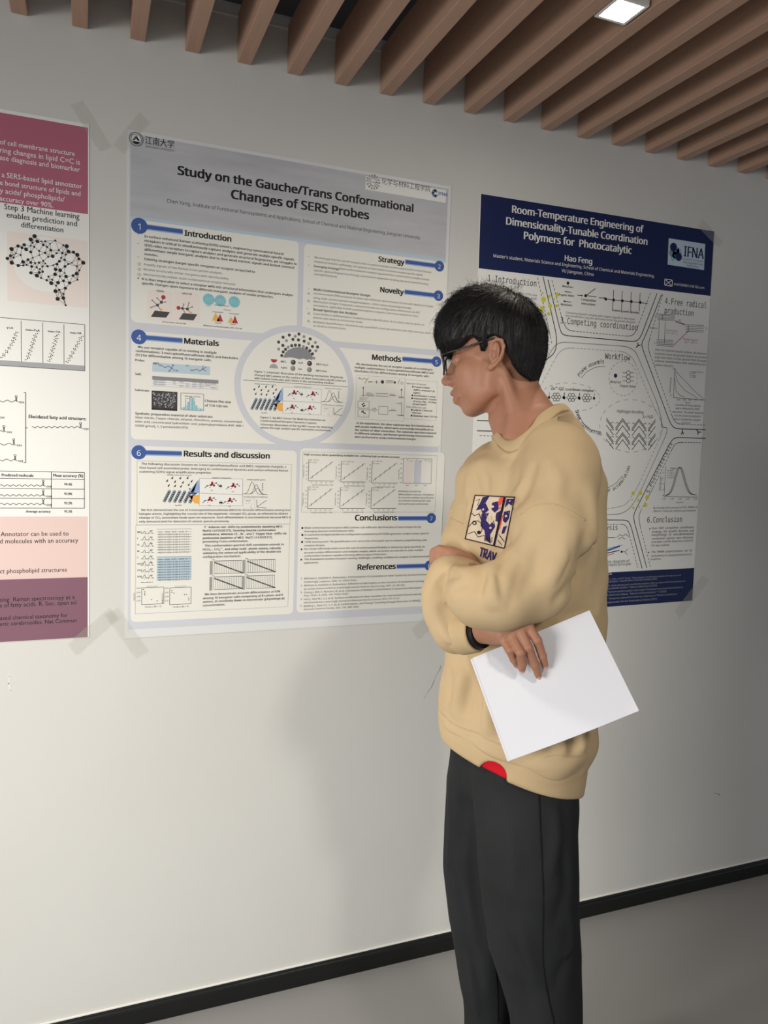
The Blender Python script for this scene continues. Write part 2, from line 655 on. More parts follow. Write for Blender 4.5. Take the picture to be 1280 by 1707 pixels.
def text_block(pan, name, *rows):
    """each paragraph or separate bit of text becomes a part of its own"""
    figs = []
    for crop, mat, bold, lst in rows:
        for row in lst:
            g = Fig(); crop.texts(g, [row], mat, 4, bold, 1.06, 1)
            a = np.array(g.v)
            figs.append([g, a[:, 0].min() - .006, a[:, 0].max() + .006, a[:, 2].min() - .0045, a[:, 2].max() + .0045])
    while figs:
        cur = [figs.pop(0)]
        grown = True
        while grown:
            grown = False
            for h in list(figs):
                if any(h[1] < q[2] and q[1] < h[2] and h[3] < q[4] and q[3] < h[4] for q in cur):
                    cur.append(h); figs.remove(h); grown = True
        g = cur[0][0]
        for h in cur[1:]:
            b = len(g.v)
            g.v += h[0].v; g.f += [tuple(i + b for i in t) for t in h[0].f]; g.m += [g.mi(h[0].mats[k]) for k in h[0].m]
        g.build(name, pan)


BO = 0.026
# --- panel 1: introduction
x, z = wallpt(219, 364)
p1 = panel(x, z, wall_x(497, 2.0), wallpt(221, 537)[1])
heading(p1, c1, 493, 882, 845, 'Introduction', '1', (147, 808), 53, 478)
text_block(p1, 'body_text', (c1, INK, BO, [
    (186, 895, 1242, 'In surface-enhanced Raman scattering (SERS) sensors, engineering nanomaterial-bound'),
    (186, 929, 1330, 'receptors is critical to simultaneously capture analytes and generate analyte-specific signals.'),
    (186, 963, 1345, 'SERS relies on receptors to capture analytes and generate structural fingerprints, yet struggles to'),
    (186, 996, 1325, 'differentiate simple inorganic analytes due to their weak intrinsic signals and limited chemical'),
    (186, 1030, 290, 'moieties.'),
    (186, 1068, 1030, 'Existing strategies (target-specific receptors or receptor arrays) fail to:'),
    (165, 1220, 1320, 'It is thus imperative to select a receptor with rich structural information that undergoes analyte-'),
    (165, 1252, 1168, 'specific changes upon exposure to different inorganic analytes of similar properties.')]),
    (c1, INK2, 0, [
    (134, 880, 142, '•'), (134, 948, 142, '•'), (134, 1052, 142, '•'), (134, 1212, 148, '►'),
    (134, 1104, 160, '①'), (134, 1144, 160, '②'), (134, 1184, 160, '③'),
    (180, 1108, 780, 'Amplify signals of low-Raman-cross-section analytes.'),
    (180, 1146, 830, 'Resolve structurally similar inorganics with reproducibility.'),
    (180, 1184, 885, 'Mechanistically explain multi-conformational receptor behavior.')]))
g = Fig()
for (x0, x1, y0, y1) in ((208, 395, 1290, 1535), (410, 602, 1305, 1550)):
    a, b = c1.w(x0, y0), c1.w(x1, y1)
    g.rrect(a[0], b[1], b[0], a[1], 0.006, PINKP, 3)
for (tx, ty, s) in ((305, 1312, 'TRANS'), (510, 1332, 'GAUCHE')):
    a = c1.w(tx, ty); g.text_at(s, a[0], a[1], size=0.0075, mat=INK, layer=4, center=True, bold=BO)
for q in ((235, 1500, 265, 1452, 380, 1466, 350, 1508), (448, 1520, 480, 1472, 588, 1482, 560, 1528)):
    g.poly(c1.pts(*q), GREYD, 4)
for q in ((312, 1455, 285, 1412, 315, 1390, 330, 1352), (285, 1412, 235, 1430), (285, 1412, 245, 1375), (315, 1390, 345, 1388), (315, 1390, 282, 1358),
          (540, 1475, 512, 1442, 475, 1437, 445, 1433), (512, 1442, 550, 1425), (512, 1442, 525, 1395), (475, 1437, 485, 1405), (475, 1437, 495, 1470)):
    g.line(c1.pts(*q), 0.0014, GREYD, 4)
for q, r, m in (((330, 1352), .0052, RED), ((445, 1433), .0048, RED), ((285, 1412), .0036, GREYD), ((315, 1390), .0036, GREYD), ((512, 1442), .0036, GREYD),
                ((475, 1437), .0034, GREYD), ((312, 1446), .003, ORANGE), ((540, 1472), .003, ORANGE), ((235, 1430), .002, GREYM), ((245, 1375), .002, GREYM),
                ((345, 1388), .002, GREYM), ((282, 1358), .002, GREYM), ((550, 1425), .002, GREYM), ((525, 1395), .002, GREYM), ((485, 1405), .002, GREYM)):
    g.disc(c1.w(*q), r, m, 5, 12)
c1.texts(g, [(320, 1542, 500, 'Adv. Funct. Mater. 2020, 30, 1908')], INK2, 4, BO)
g.build('molecule_figure', p1)
g = Fig()
for q in ((675, 1368), (763, 1378), (870, 1387)):
    e = c1.w(*q); g.disc(e, 0.0148, SKYB, 3, 22); g.disc(e, 0.0132, TEAL, 4, 22)
    for k in range(5):
        g.line([(e[0] - .008 + k * .004, e[1] - .006), (e[0] - .007 + k * .004, e[1] + .006)], .0008, SKYB, 5)
g.line(c1.pts(718, 1410, 800, 1415), .001, INK2, 4)
for q, m in (((700, 1530, 728, 1465, 760, 1535), ORANGE), ((735, 1535, 762, 1478, 785, 1538), RED), ((818, 1545, 845, 1500, 868, 1548), ORANGE), ((855, 1548, 875, 1490, 898, 1552), RED)):
    g.poly(c1.pts(*q), m, 4)
for q in ((705, 1462, 785, 1468), (832, 1475, 905, 1482)):
    g.line(c1.pts(*q), .0012, INK2, 4)
c1.texts(g, [(655, 1420, 690, 'K=0.3'), (790, 1420, 830, 'Analyte'), (790, 1450, 845, 'Response'), (722, 1550, 770, 'Signal'), (835, 1560, 880, 'Signal')], INK2, 4)
c1.texts(g, [(635, 1570, 928, 'Biosensors and Bioelectronics, 2019, 130, 306')], INK2, 4, BO)
g.build('sensor_figure', p1)

# --- panel 2: strategy and novelty
p2 = panel(wall_x(506, 2.0), c2.w(120, 690)[1], wall_x(744.5, 2.0), wallpt(560, 569)[1])
heading(p2, c2, 665, 820, 853, 'Strategy', '2', (1112, 856), 40, 862)
heading(p2, c2, 678, 1045, 848, 'Novelty', '3', (1105, 1073), 40, 856)
text_block(p2, 'body_text', (c2, INK2, 0.0, [
    (148, 790, 153, '•'), (148, 852, 153, '•'), (148, 1024, 153, '•'), (140, 1172, 145, '•'),
    (192, 797, 1050, 'We envisage that the use of receptors that co-exist in multiple conformation (multi-conformational'),
    (190, 827, 987, 'receptors) contains sufficiently rich amount of information to induce analyte-specific signal'),
    (375, 880, 1042, ' Multi-conformational receptors (gauche/trans conformation) enable analyte-'),
    (190, 892, 1030, 'specific spectral fingerprints through conformation-dependent binding dynamics (varied binding'),
    (190, 920, 358, 'strength/distance)'),
    (142, 1062, 160, 'a)'), (186, 1062, 1065, 'Unconventional Differentiation: Enables sub-millimolar discrimination of ions with identical charges'),
    (186, 1094, 908, 'using multi-conformational charged receptors, 1000× below physiological levels.'),
    (142, 1118, 160, 'b)'), (186, 1122, 970, 'Mechanistic Insight: Proposed a universal double-ion configuration mechanism via DFT'),
    (186, 1150, 958, 'simulations, applicable to both positive/negative receptors and mono-/polyatomic ions.'),
    (142, 1208, 160, 'a)'), (184, 1212, 1000, 'Cross-Platform Differentiation: Enabled precise identification of xx cations and xx anions in'),
    (184, 1240, 550, 'diverse salts down to micromolar levels.'),
    (142, 1266, 160, 'b)'), (184, 1272, 1045, 'Multiplex Quantification: Simultaneously quantified mixed salt solutions with high accuracy, even'),
    (184, 1300, 424, 'at ultrafine concentrations')]),
    (c2, INK, BO, [(190, 862, 375, 'Emerging strategy:'), (188, 1034, 606, 'Multi-Conformational Receptor Design:'), (186, 1182, 510, 'Broad-Spectrum Ion Analysis:')]))

# --- panel 3: materials
p3 = panel(wallpt(219, 551)[0], wallpt(219, 551)[1], wall_x(490, 1.7), wallpt(218, 732)[1])
heading(p3, c3, 443, 185, 690, 'Materials', '4', (115, 138), 48, 430)
text_block(p3, 'body_text', (c3, INK, BO, [
    (106, 218, 675, 'We use receptor capable of co-existing in multiple'),
    (92, 246, 832, 'conformations: 3-mercaptoethanesulfonate (MES) and thiocholine'),
    (92, 275, 640, '(TC) for differentiation among 16 inorganic salts.'),
    (88, 312, 155, 'Probe:'), (88, 412, 133, 'Salt:'), (86, 528, 192, 'Substrate:'),
    (592, 608, 780, 'Choose the size'), (592, 640, 755, 'of 110-120 nm'),
    (88, 698, 648, 'Synthetic preparation material of silver substrate:')]),
    (c3, INK, 0.010, [
    (88, 726, 858, 'Silver nitrate, Copper chloride, ethanol, chloroform, acetone, concentrated'),
    (88, 756, 870, 'nitric acid, concentrated hydrochloric acid, polyvinylpyrrolidone (PVP, MW ='),
    (88, 786, 468, '55000 g/mol), 1, 5-pentanediol (PD)')]))
g = Fig(); a, b = c3.w(211, 322), c3.w(628, 412)
g.rect(a[0], c3.w(211, 388)[1], b[0], a[1], SKYB, 3)
c3.texts(g, [(220, 335, 260, 'MES'), (260, 348, 280, 'HS'), (455, 352, 475, 'TC'), (488, 384, 508, 'HS'), (368, 384, 402, 'O⁻Na⁺'), (356, 348, 368, 'O'), (328, 390, 340, 'O')], INK, 4, BO)
for q in ((280, 345, 305, 360, 325, 348, 350, 362, 368, 378), (350, 362, 362, 345), (350, 362, 338, 385), (508, 380, 530, 370, 552, 384, 575, 372, 600, 384), (575, 372, 578, 345), (575, 372, 600, 355)):
    g.line(c3.pts(*q), .0012, INK, 4)
g.build('probe_figure', p3)
g = Fig(); a, b = c3.w(211, 420), c3.w(688, 520)
zb = c3.w(211, 490)[1]
g.rect(a[0], zb, b[0], a[1], WHITE, 3); g.rect(a[0], a[1] - .009, b[0], a[1], GREYM, 4)
for k in range(1, 4):
    zz = a[1] - .009 - k * (a[1] - .009 - zb) / 3
    g.line([(a[0], zz), (b[0], zz)], .0008, INK3, 4)
    for j, s in enumerate(('Monovalent', 'KCl', 'NaCl', 'LiCl', 'CaCl₂', 'MgCl₂', 'Na₂SO₄', 'NaNO₃')):
        if (k + j) % 5 != 4:
            g.text_at(s, a[0] + .004 + (0 if j == 0 else .03 + j * .0155), zz + .002, size=.0062, mat=BLUE if k > 1 else INK2, layer=5)
g.build('salt_table', p3)
g = Fig(); a, b = c3.w(207, 525), c3.w(392, 668)
zb = c3.w(207, 664)[1]
g.rect(a[0], zb, b[0], a[1], SEM, 3)
rs = random.Random(3)
for k in range(90):
    cx, cz = rs.uniform(a[0] + .004, b[0] - .004), rs.uniform(zb + .008, a[1] - .004)
    t = rs.uniform(0, 3.1); s = rs.uniform(.0018, .0027)
    g.poly([(cx + s * math.cos(t + q * math.pi / 2), cz + s * math.sin(t + q * math.pi / 2)) for q in range(4)], INK3 if k % 3 else GREYM, 4)
g.rect(a[0], zb, b[0], zb + .004, INK, 5)
g.build('micrograph', p3)
g = Fig(); a, b = c3.w(418, 542), c3.w(582, 680)
zb = c3.w(418, 664)[1]
g.frame(a[0], zb, b[0], a[1], .001, INK2, 3)
n = 11; ww = (b[0] - a[0]) / n
for k in range(n):
    hgt = (a[1] - zb) * (0.12 + .62 * math.exp(-((k - 4.6) / 2.2) ** 2))
    g.rect(a[0] + k * ww + .0004, zb, a[0] + (k + 1) * ww - .0004, zb + hgt, TEAL if k % 2 else SKYB, 4)
g.frame(a[0] + 2.3 * ww, zb, a[0] + 4.2 * ww, zb + .68 * (a[1] - zb), .0007, INK2, 5); g.frame(a[0] + 4.2 * ww, zb, a[0] + 6.3 * ww, zb + .75 * (a[1] - zb), .0007, INK2, 5)
g.text_at('Average: 116 nm', (a[0] + b[0]) / 2, a[1] - .009, size=.006, mat=INK, layer=5, center=True)
g.build('size_histogram', p3)

# --- panel 4: methods
p4 = panel(wall_x(470, 1.7), c4.w(390, 226)[1], wall_x(737, 1.7), wallpt(735, 745)[1])
heading(p4, c4, 640, 318, 858, 'Methods', '5', (1130, 333), 42, 870)
text_block(p4, 'body_text', (c4, INK, BO, [
    (518, 358, 1098, 'We demonstrate the use of receptor capable of co-existing in'),
    (507, 384, 1106, 'multiple conformations: 3-mercaptoethanesulfonate (MES) and'),
    (505, 411, 1075, 'thiocholine (TC) for differentiation among 16 inorganic salts.'),
    (942, 530, 1080, '◆ Prepare 4 mg/mL'), (954, 554, 1118, 'AgNCs, dropcast 2 µL'), (952, 576, 1005, 'AgNCs'),
    (938, 596, 1122, '◆ Functionalize 2 cycles'), (936, 618, 1128, '◆ Prescreen/QC: 3 points'), (950, 641, 1128, 'of every chip , 10 chips'), (948, 662, 1052, 'of each batch'),
    (934, 706, 1096, '◆ soak for 1 hour and'), (946, 728, 1012, 'then test'), (932, 750, 1134, '◆ Renishaw, laser: 532 nm'),
    (520, 808, 1104, 'In the experiment, the silver substrate was first functionalized'),
    (510, 834, 1106, 'with probe molecules, which were successfully immobilized on'),
    (508, 860, 1126, 'the surface of silver nanocubes. The substrate was then exposed'),
    (507, 886, 1104, 'to different solutions, and Raman spectroscopy measurements'),
    (507, 913, 975, 'were performed to study conformational changes.')]),
    (c4, INK2, 0, [(902, 505, 1050, 'Method: Dropcast'), (898, 684, 1050, 'Test: Different salt')]))
g = Fig()
for (x0, y0, x1, y1) in ((520, 435, 892, 770), (890, 470, 1138, 770)):
    a, b = c4.w(x0, y0), c4.w(x1, y1)
    g.frame(a[0], c4.w(x0, y1)[1], wall_x(c4.px(x1, 0)[0], a[1]), a[1], .0006, INK3, 3)
for q in ((538, 460, 560, 468, 580, 460, 600, 472, 612, 455), (600, 472, 585, 498), (612, 488, 640, 488), (660, 488, 685, 490), (672, 478, 672, 500), (745, 478, 800, 480), (745, 494, 800, 494), (835, 505, 848, 472),
          (572, 530, 572, 590), (560, 592, 585, 592), (590, 585, 655, 588), (668, 576, 760, 578), (666, 594, 762, 598), (768, 590, 820, 592), (863, 545, 863, 605), (845, 608, 880, 610), (620, 700, 680, 702), (768, 706, 825, 708), (863, 640, 863, 740), (845, 742, 880, 744)):
    g.line(c4.pts(*q), .0012, INK2, 4)
for q, r in (((718, 488), .005), ((812, 492), .0035), ((572, 532), .002), ((863, 548), .0022)):
    g.disc(c4.w(*q), r, GREYD, 4, 12)
g.ring(c4.w(866, 496), .0035, .0008, INK2, 4, 14)
for (x0, y0, x1, y1) in ((532, 632, 615, 692), (532, 698, 615, 758), (690, 672, 758, 736)):
    a = c4.w(x0, y0); b = c4.w(x1, y1); g.frame(a[0], b[1], b[0], a[1], .0008, INK2, 4)
for q in ((565, 660), (575, 652), (583, 668), (572, 672), (562, 716), (575, 722), (586, 728), (570, 710)):
    g.disc(c4.w(*q), .0022, GREYD, 4, 8)
for q in ((545, 682), (575, 686), (602, 684), (545, 744), (575, 748), (600, 748)):
    g.disc(c4.w(*q), .001, GREYM, 4, 8)
c4.texts(g, [(535, 462, 552, 'HS'), (612, 492, 648, 'Na⁺ O⁻'), (545, 610, 608, 'Standard base'), (545, 622, 595, 'Raman spec'), (592, 576, 640, 'Capture'), (592, 596, 655, 'condensation'), (775, 586, 808, 'Wash'), (835, 604, 880, 'Substrate'), (640, 692, 672, 'Laser'), (645, 716, 665, 'test'), (785, 700, 810, 'scan'), (828, 654, 858, 'stage'), (828, 745, 880, 'detector'), (745, 484, 798, 'Deposition')], INK2, 4)
g.build('method_figure', p4)

# --- the round panel in the middle
ring_c = (wall_x(492.6, 1.62), 1.62)
ring_c = wallpt(492.8, 645.0)
RX = (wallpt(592, 652)[0] - wallpt(393, 636)[0]) / 2
RZ = (wallpt(492, 541)[1] - wallpt(492, 744)[1]) / 2
g = Fig(); g.disc(ring_c, RZ, LAV, 2, 64, rx=RX)
g.disc(ring_c, RZ - 0.0165, CREAM, 3, 64, rx=RX - 0.0165)
pr = g.build('round_panel', poster)
text_block(pr, 'caption_text', (cc, INK, BO, [
    (207, 492, 1105, 'Figure 1. Schematic illustration of the working mechanism: Negatively'),
    (207, 528, 1134, 'charged MES anions on the surface of silver nanocubes (Ag NC) interact'),
    (207, 560, 1020, 'with solvent molecules and cations in the surrounding medium.'),
    (268, 958, 925, 'Figure 2. Ag-MES Sensor for Multi-Ion Detection via'),
    (268, 992, 838, 'Conformational Receptor Dynamics Caption:'),
    (268, 1030, 998, 'Schematic illustration of the Ag-MES sensor for detecting'),
    (268, 1062, 985, 'anions through analyte-specific interaction mechanisms.')]))
g = Fig()
g.line(cc.pts(92, 570, 1158, 640), .0012, INK2, 4)
g.poly(cc.pts(500, 345, 515, 300, 550, 265, 600, 242, 655, 235, 710, 245, 755, 270, 785, 305, 800, 345, 790, 368, 770, 360, 740, 365, 700, 352, 665, 362, 620, 348, 570, 340), GREYM, 4)
dark_d = ((497, 136), (560, 114), (658, 104), (772, 153), (452, 185), (597, 158), (653, 163), (711, 176), (495, 219), (795, 230), (847, 235),
          (484, 322), (498, 285), (522, 259), (585, 222), (622, 217), (662, 218), (737, 245), (769, 272), (795, 305))
pale_d = ((620, 125), (708, 129), (531, 171), (756, 199), (824, 189), (452, 256), (829, 273), (548, 236), (702, 230), (809, 348))
for q in dark_d:
    g.disc(cc.w(*q), .0042, GREYD, 5, 14)
for q in pale_d:
    g.disc(cc.w(*q), .0040, GREYM, 5, 14); e = cc.w(*q); g.disc((e[0] - .001, e[1] + .001), .0022, INK3, 6, 10)
for q, m in (((600, 390), GREYD), ((766, 402), GREYD), ((597, 452), GREYM), ((765, 466), GREYM)):
    e = cc.w(*q); g.disc(e, .0068, m, 4, 18); g.disc((e[0] - .002, e[1] + .002), .0026, GREYM if m is GREYD else INK3, 5, 12)
e = cc.w(405, 360); g.disc(e, .0085, RED, 4, 14, a0=math.pi, a1=2 * math.pi)
e = cc.w(402, 452); g.disc(e, .0115, INK3, 4, 16, a0=0, a1=math.pi)
cc.texts(g, [(474, 392, 526, 'MES'), (474, 452, 540, 'AgNC'), (652, 402, 698, 'H₂O'), (652, 466, 688, 'Ion'), (836, 418, 952, 'MES+H₂O'), (834, 484, 940, 'MES+Ion')], INK, 4, BO)
g.build('mechanism_figure', pr)


def sensor_scheme(parent, cr, M):
    """receptor array, two boxed molecule pairs and three small plots; M maps scheme units to crop units"""
    g = Fig()
    def P(*a):
        return cr.pts(*[c for i in range(0, len(a), 2) for c in M(a[i], a[i + 1])])
    def Q(x, y):
        return cr.w(*M(x, y))
    for x, y in ((250, 640), (322, 642), (388, 640), (204, 668), (275, 676), (346, 684), (424, 672), (218, 714), (275, 718), (328, 722), (398, 706)):
        g.line(P(x, y, x + 8, y - 14), .0018, GREYD, 5); g.disc(Q(x, y), .0021, GREYD, 5, 8)
    for k in range(6):
        x = 182 + k * 46; y = 858 + k * 2
        for j in range(6):
            e = Q(x + j * 8.5, y - j * 18)
            g.disc(e, .0042, STEEL if j else GREYM, 4, 12); g.disc((e[0] - .0012, e[1] + .0012), .0016, INK3, 5, 8)
    g.poly(P(400, 770, 490, 650, 495, 785), BLUE2, 6); g.poly(P(402, 800, 480, 660, 440, 790), BLUE, 6)
    g.poly(P(405, 815, 490, 800, 498, 890, 450, 880), ORANGE, 6); g.poly(P(395, 800, 440, 810, 430, 850), RED, 6)
    for q in ((408, 742), (465, 786), (410, 820), (440, 768)):
        g.disc(Q(*q), .002, GREYD, 7, 8)
    a, b = Q(497, 640), Q(880, 940)
    zb = Q(497, 905)[1]
    g.rect(a[0], zb, b[0], a[1], WHITE, 4); g.frame(a[0], zb, b[0], a[1], .0009, INK3, 5)
    g.line(P(497, 783, 880, 800), .0012, INK3, 5)
    for ox, oy in ((610, 700), (800, 712), (590, 845), (770, 855)):
        for dx, dy, r, m in ((0, -16, .0032, RED), (-10, 5, .003, RED), (16, 10, .003, RED), (0, 0, .0022, GREYD), (36, -14, .002, GREYD), (-46, 14, .0018, GREYD), (-62, 30, .0014, GREYM), (-20, 28, .0014, GREYM), (52, 2, .0016, GREYD)):
            g.disc(Q(ox + dx, oy + dy), r, m, 6, 10)
        g.line(P(ox, oy, ox, oy - 16), .0012, RED, 6); g.line(P(ox, oy, ox + 36, oy - 14), .001, GREYD, 6); g.line(P(ox, oy, ox - 46, oy + 14, ox - 62, oy + 30), .001, GREYD, 6)
        e = Q(ox - 15, oy + 62); g.text_at('Ag', e[0], e[1], size=.006, mat=INK2, layer=6)
    for x, y in ((668, 708), (672, 868)):
        g.poly(P(x, y, x + 18, y, x + 12, y - 14, x + 34, y + 8, x + 12, y + 30, x + 18, y + 16, x, y + 16), GREYD, 6)
    # spectra
    def curve(x0, y0, w, h, mu, sg):
        return P(*[c for i in range(25) for c in (x0 + w * i / 24, y0 + 8 * i / 24 - h * math.exp(-((i / 24 - mu) / sg) ** 2))])
    for mu, h, sg in ((.38, 118, .14), (.55, 95, .13), (.6, 60, .15)):
        g.line(curve(885, 790, 220, h, mu, sg), .001, INK2, 5)
    for k in range(4):
        g.disc(Q(1062, 692 + k * 20), .0016, GREYD, 5, 8)
    g.line(P(1010, 850, 1012, 918, 1095, 930), .0012, INK2, 5); g.line(P(1015, 915, 1095, 855), .0012, INK2, 5)
    a = Q(890, 840); g.frame(a[0], Q(890, 935)[1], Q(985, 0)[0] if False else a[0] + .03, a[1], .0006, INK3, 5, dash=.003)
    for q in ((915, 885), (940, 880), (965, 890), (955, 915), (965, 925)):
        g.disc(Q(*q), .001, GREYM, 5, 8)
    for x0, y0, w, s in ((207, 612, 220, 'Multiple conformation receptor'), (610, 640, 170, 'Double-ion configuration'), (922, 658, 165, 'Analyte-specific spectra'), (892, 825, 215, 'Ion differentiation & multiplexing'), (275, 908, 60, 'Ag-MES'), (912, 862, 45, 'Sensors')):
        p, q = M(x0, y0), M(x0 + w, y0)
        cr.texts(g, [(p[0], p[1], q[0], s)], INK, 5, 0.006)
    g.build('sensor_scheme', parent)


sensor_scheme(pr, cc, lambda x, y: (x, y))

# --- panel 5: results
x5, z5 = wallpt(219, 743)
p5 = panel(x5, z5, wall_x(491.5, 1.3), wallpt(218, 1037)[1])
heading(p5, c5, 441, 133, 1058, 'Results and discussion', '6', (114, 104), 47, 425)
text_block(p5, 'body_text', (c5, INK, 0.014, [
    (132, 194, 1178, 'The following discussion focuses on 3-mercaptoethanesulfonic acid (MES, negatively charged), a'),
    (118, 222, 1192, 'thiol-based self-assembled probe, leveraging its conformational dynamics and surface-enhanced Raman'),
    (118, 250, 640, 'scattering (SERS) signal amplification properties.'),
    (130, 528, 1210, 'We first demonstrate the use of 3-mercaptoethanesulfonate (MES) for accurate differentiation among four'),
    (116, 556, 1192, 'halogen anions, highlighting the crucial role of the negatively-charged SO₃ group, as reflected by distinct'),
    (116, 584, 1212, 'change of SO₃ associated mode upon ion exposure. Such differentiation is unconventional because MES is'),
    (116, 612, 768, 'only demonstrated for detection of cationic species previously.')]),
    (c5, INK, BO, [
    (590, 652, 1160, 'F⁻ induces red-shifts by predominantly depleting MES-'),
    (577, 678, 1102, 'Na(G) (↓E(G)/E(T)), favoring Gauche conformation'),
    (577, 704, 1180, 'dominance, whereas Cl⁻, Br⁻, and I⁻ trigger blue-shifts via'),
    (577, 731, 1080, 'preferential depletion of MES-Na(T) (↓E(G)/E(T)),'),
    (577, 757, 905, 'promoting Trans conformation.'),
    (590, 786, 1162, 'This conformation-spectral shift correlation extends to'),
    (577, 814, 1140, 'HCO₃⁻, CO₃²⁻, and other multi-atomic anions, robustly'),
    (577, 840, 1140, 'validating the universal applicability of the double-ion'),
    (577, 867, 852, 'configuration mechanism.'),
    (590, 1138, 1135, 'We then demonstrate accurate differentiation at 93%'),
    (577, 1166, 1155, 'among 16 inorganic salts comprising of 8 cations and 8'),
    (577, 1192, 1165, 'anions, at sensitivity down to micromolar (physiological)'),
    (577, 1218, 738, 'concentrations.')]))
g = Fig()
for (x0, y0, x1, y1) in ((102, 165, 1218, 628), (92, 630, 1205, 1272)):
    a = c5.w(x0, y0); g.frame(a[0], c5.w(x0, y1)[1], wall_x(c5.px(x1, 0)[0], a[1]), a[1], .0008, INK3, 3)
g.build('ruled_frame', p5)
sensor_scheme(p5, c5, lambda x, y: (282 + (x - 160) * .805, 262 + (y - 600) * .745))
g = Fig()
for k in range(8):
    y = 690 + k * 46
    for mu, dx in ((.5, 0), (.5, 45)):
        pts = []
        for i in range(15):
            pts += [132 + dx + i * 3.2, y - 28 * math.exp(-((i / 14 - mu) / .18) ** 2) * (0.6 + .4 * ((k * 7 + int(dx)) % 3) / 2)]
        g.line(c5.pts(*pts), .0009, INK2, 4)
    g.line(c5.pts(128, y + 2, 225, y + 2), .0007, INK3, 4)
    e = c5.w(104, y - 4); g.text_at(('MES', 'F', 'Cl', 'Br', 'I', 'HCO3', 'CO3', 'SO4')[k], e[0], e[1], size=.0068, mat=INK, layer=4, bold=BO)
    c5.texts(g, [(194, y - 16, 214, '1040')], INK, 4, BO)
for xx in (160, 182):
    g.line(c5.pts(xx, 650, xx, 1030), .0006, INK3, 4, dash=.004)
c5.texts(g, [(130, 1048, 215, 'Raman shift (cm⁻¹)')], INK, 4, BO)
g.build('spectra_stack', p5)
for yy, m in ((660, CREAM), (860, SKYB)):
    g = Fig(); a = c5.w(245, yy); zb = c5.w(245, yy + 168)[1]; xr = wall_x(c5.px(495, 0)[0], a[1])
    g.rect(a[0], zb, xr, a[1], m, 3)
    for k in range(10):
        zz = a[1] + (zb - a[1]) * k / 9
        g.line([(a[0], zz), (xr, zz)], .0007, INK2, 4)
        for j in range(5):
            if k < 9:
                g.text_at(('MES-F', '1.024', '-0.38', '0.117', '2.4')[j] if k else ('Ion', 'E(G)', 'E(T)', 'shift', 'R')[j], a[0] + .004 + j * (xr - a[0]) / 5.1, zz - .009, size=.0075, mat=INK2, layer=4)
    g.build('energy_table', p5)
for x0, x1, dots in ((135, 295, ((148, 1095), (157, 1112), (156, 1125), (157, 1135), (206, 1168), (246, 1178), (284, 1178), (284, 1190))),
                     (338, 492, ((352, 1102), (352, 1116), (368, 1122), (444, 1132), (460, 1132), (475, 1158), (475, 1170)))):
    g = Fig(); a = c5.w(x0, 1084); b = c5.w(x0, 1205); xr = wall_x(c5.px(x1, 0)[0], a[1])
    g.frame(a[0], b[1], xr, a[1], .0010, INK, 4)
    for q in dots:
        g.disc(c5.w(*q), .0013, INK, 4, 8)
    c5.texts(g, [(x0 + 38, 1076, x0 + 118, 'MES-anion Gauche'), (x0 + 35, 1226, x0 + 115, 'Peak shift (cm⁻¹)')], INK2, 4)
    for k in range(4):
        zz = a[1] + (b[1] - a[1]) * (k + .2) / 4
        g.text_at('0.%d0' % (8 - 2 * k), a[0] - .012, zz, size=.006, mat=INK2, layer=4)
        g.text_at(str(10 * k - 10), a[0] + .006 + k * (xr - a[0]) / 4.4, b[1] - .008, size=.006, mat=INK2, layer=4)
    g.text_at('E(G)/E(T)', a[0] - .016, b[1] + .012, size=.006, mat=INK2, layer=4, ang=math.pi / 2)
    g.build('scatter_plot', p5)
for (x0, y0, s) in ((660, 890, 'K⁺ ...'), (897, 882, 'Na⁺ ...'), (657, 1005, 'Cl⁻ ...'), (893, 998, 'SO₄ ...')):
    g = Fig(); a = c5.w(x0, y0); b = c5.w(x0, y0 + 92); xr = wall_x(c5.px(x0 + 202, 0)[0], a[1])
    g.rect(a[0], b[1], xr, a[1], CREAM, 3)
    for k in range(17):
        t = a[0] + (xr - a[0]) * k / 16
        g.line([(t, b[1]), (t, a[1])], .0007, INK2, 4)
    for k in range(14):
        zz = b[1] + (a[1] - b[1]) * k / 13
        g.text_at('NaCl', a[0] - .011, zz - .002, size=.0042, mat=INK, layer=4, bold=.02)
    g.line([(a[0], a[1]), (xr, a[1])], .0014, INK2, 4); g.line([(a[0], b[1]), (xr, b[1])], .0010, INK2, 4)
    for k in range(18):
        t = k / 17.5
        cx, cz = a[0] + (xr - a[0]) * t, a[1] - .004 + (b[1] - a[1] + .004) * t
        g.rect(cx, cz - .0018, cx + .005, cz + .001, GREYD, 5)
    e = (a[0] - .004, a[1] + .002); g.text_at(s[:4], e[0], e[1], size=.007, mat=INK, layer=4, bold=.01)
    g.build('confusion_matrix', p5)

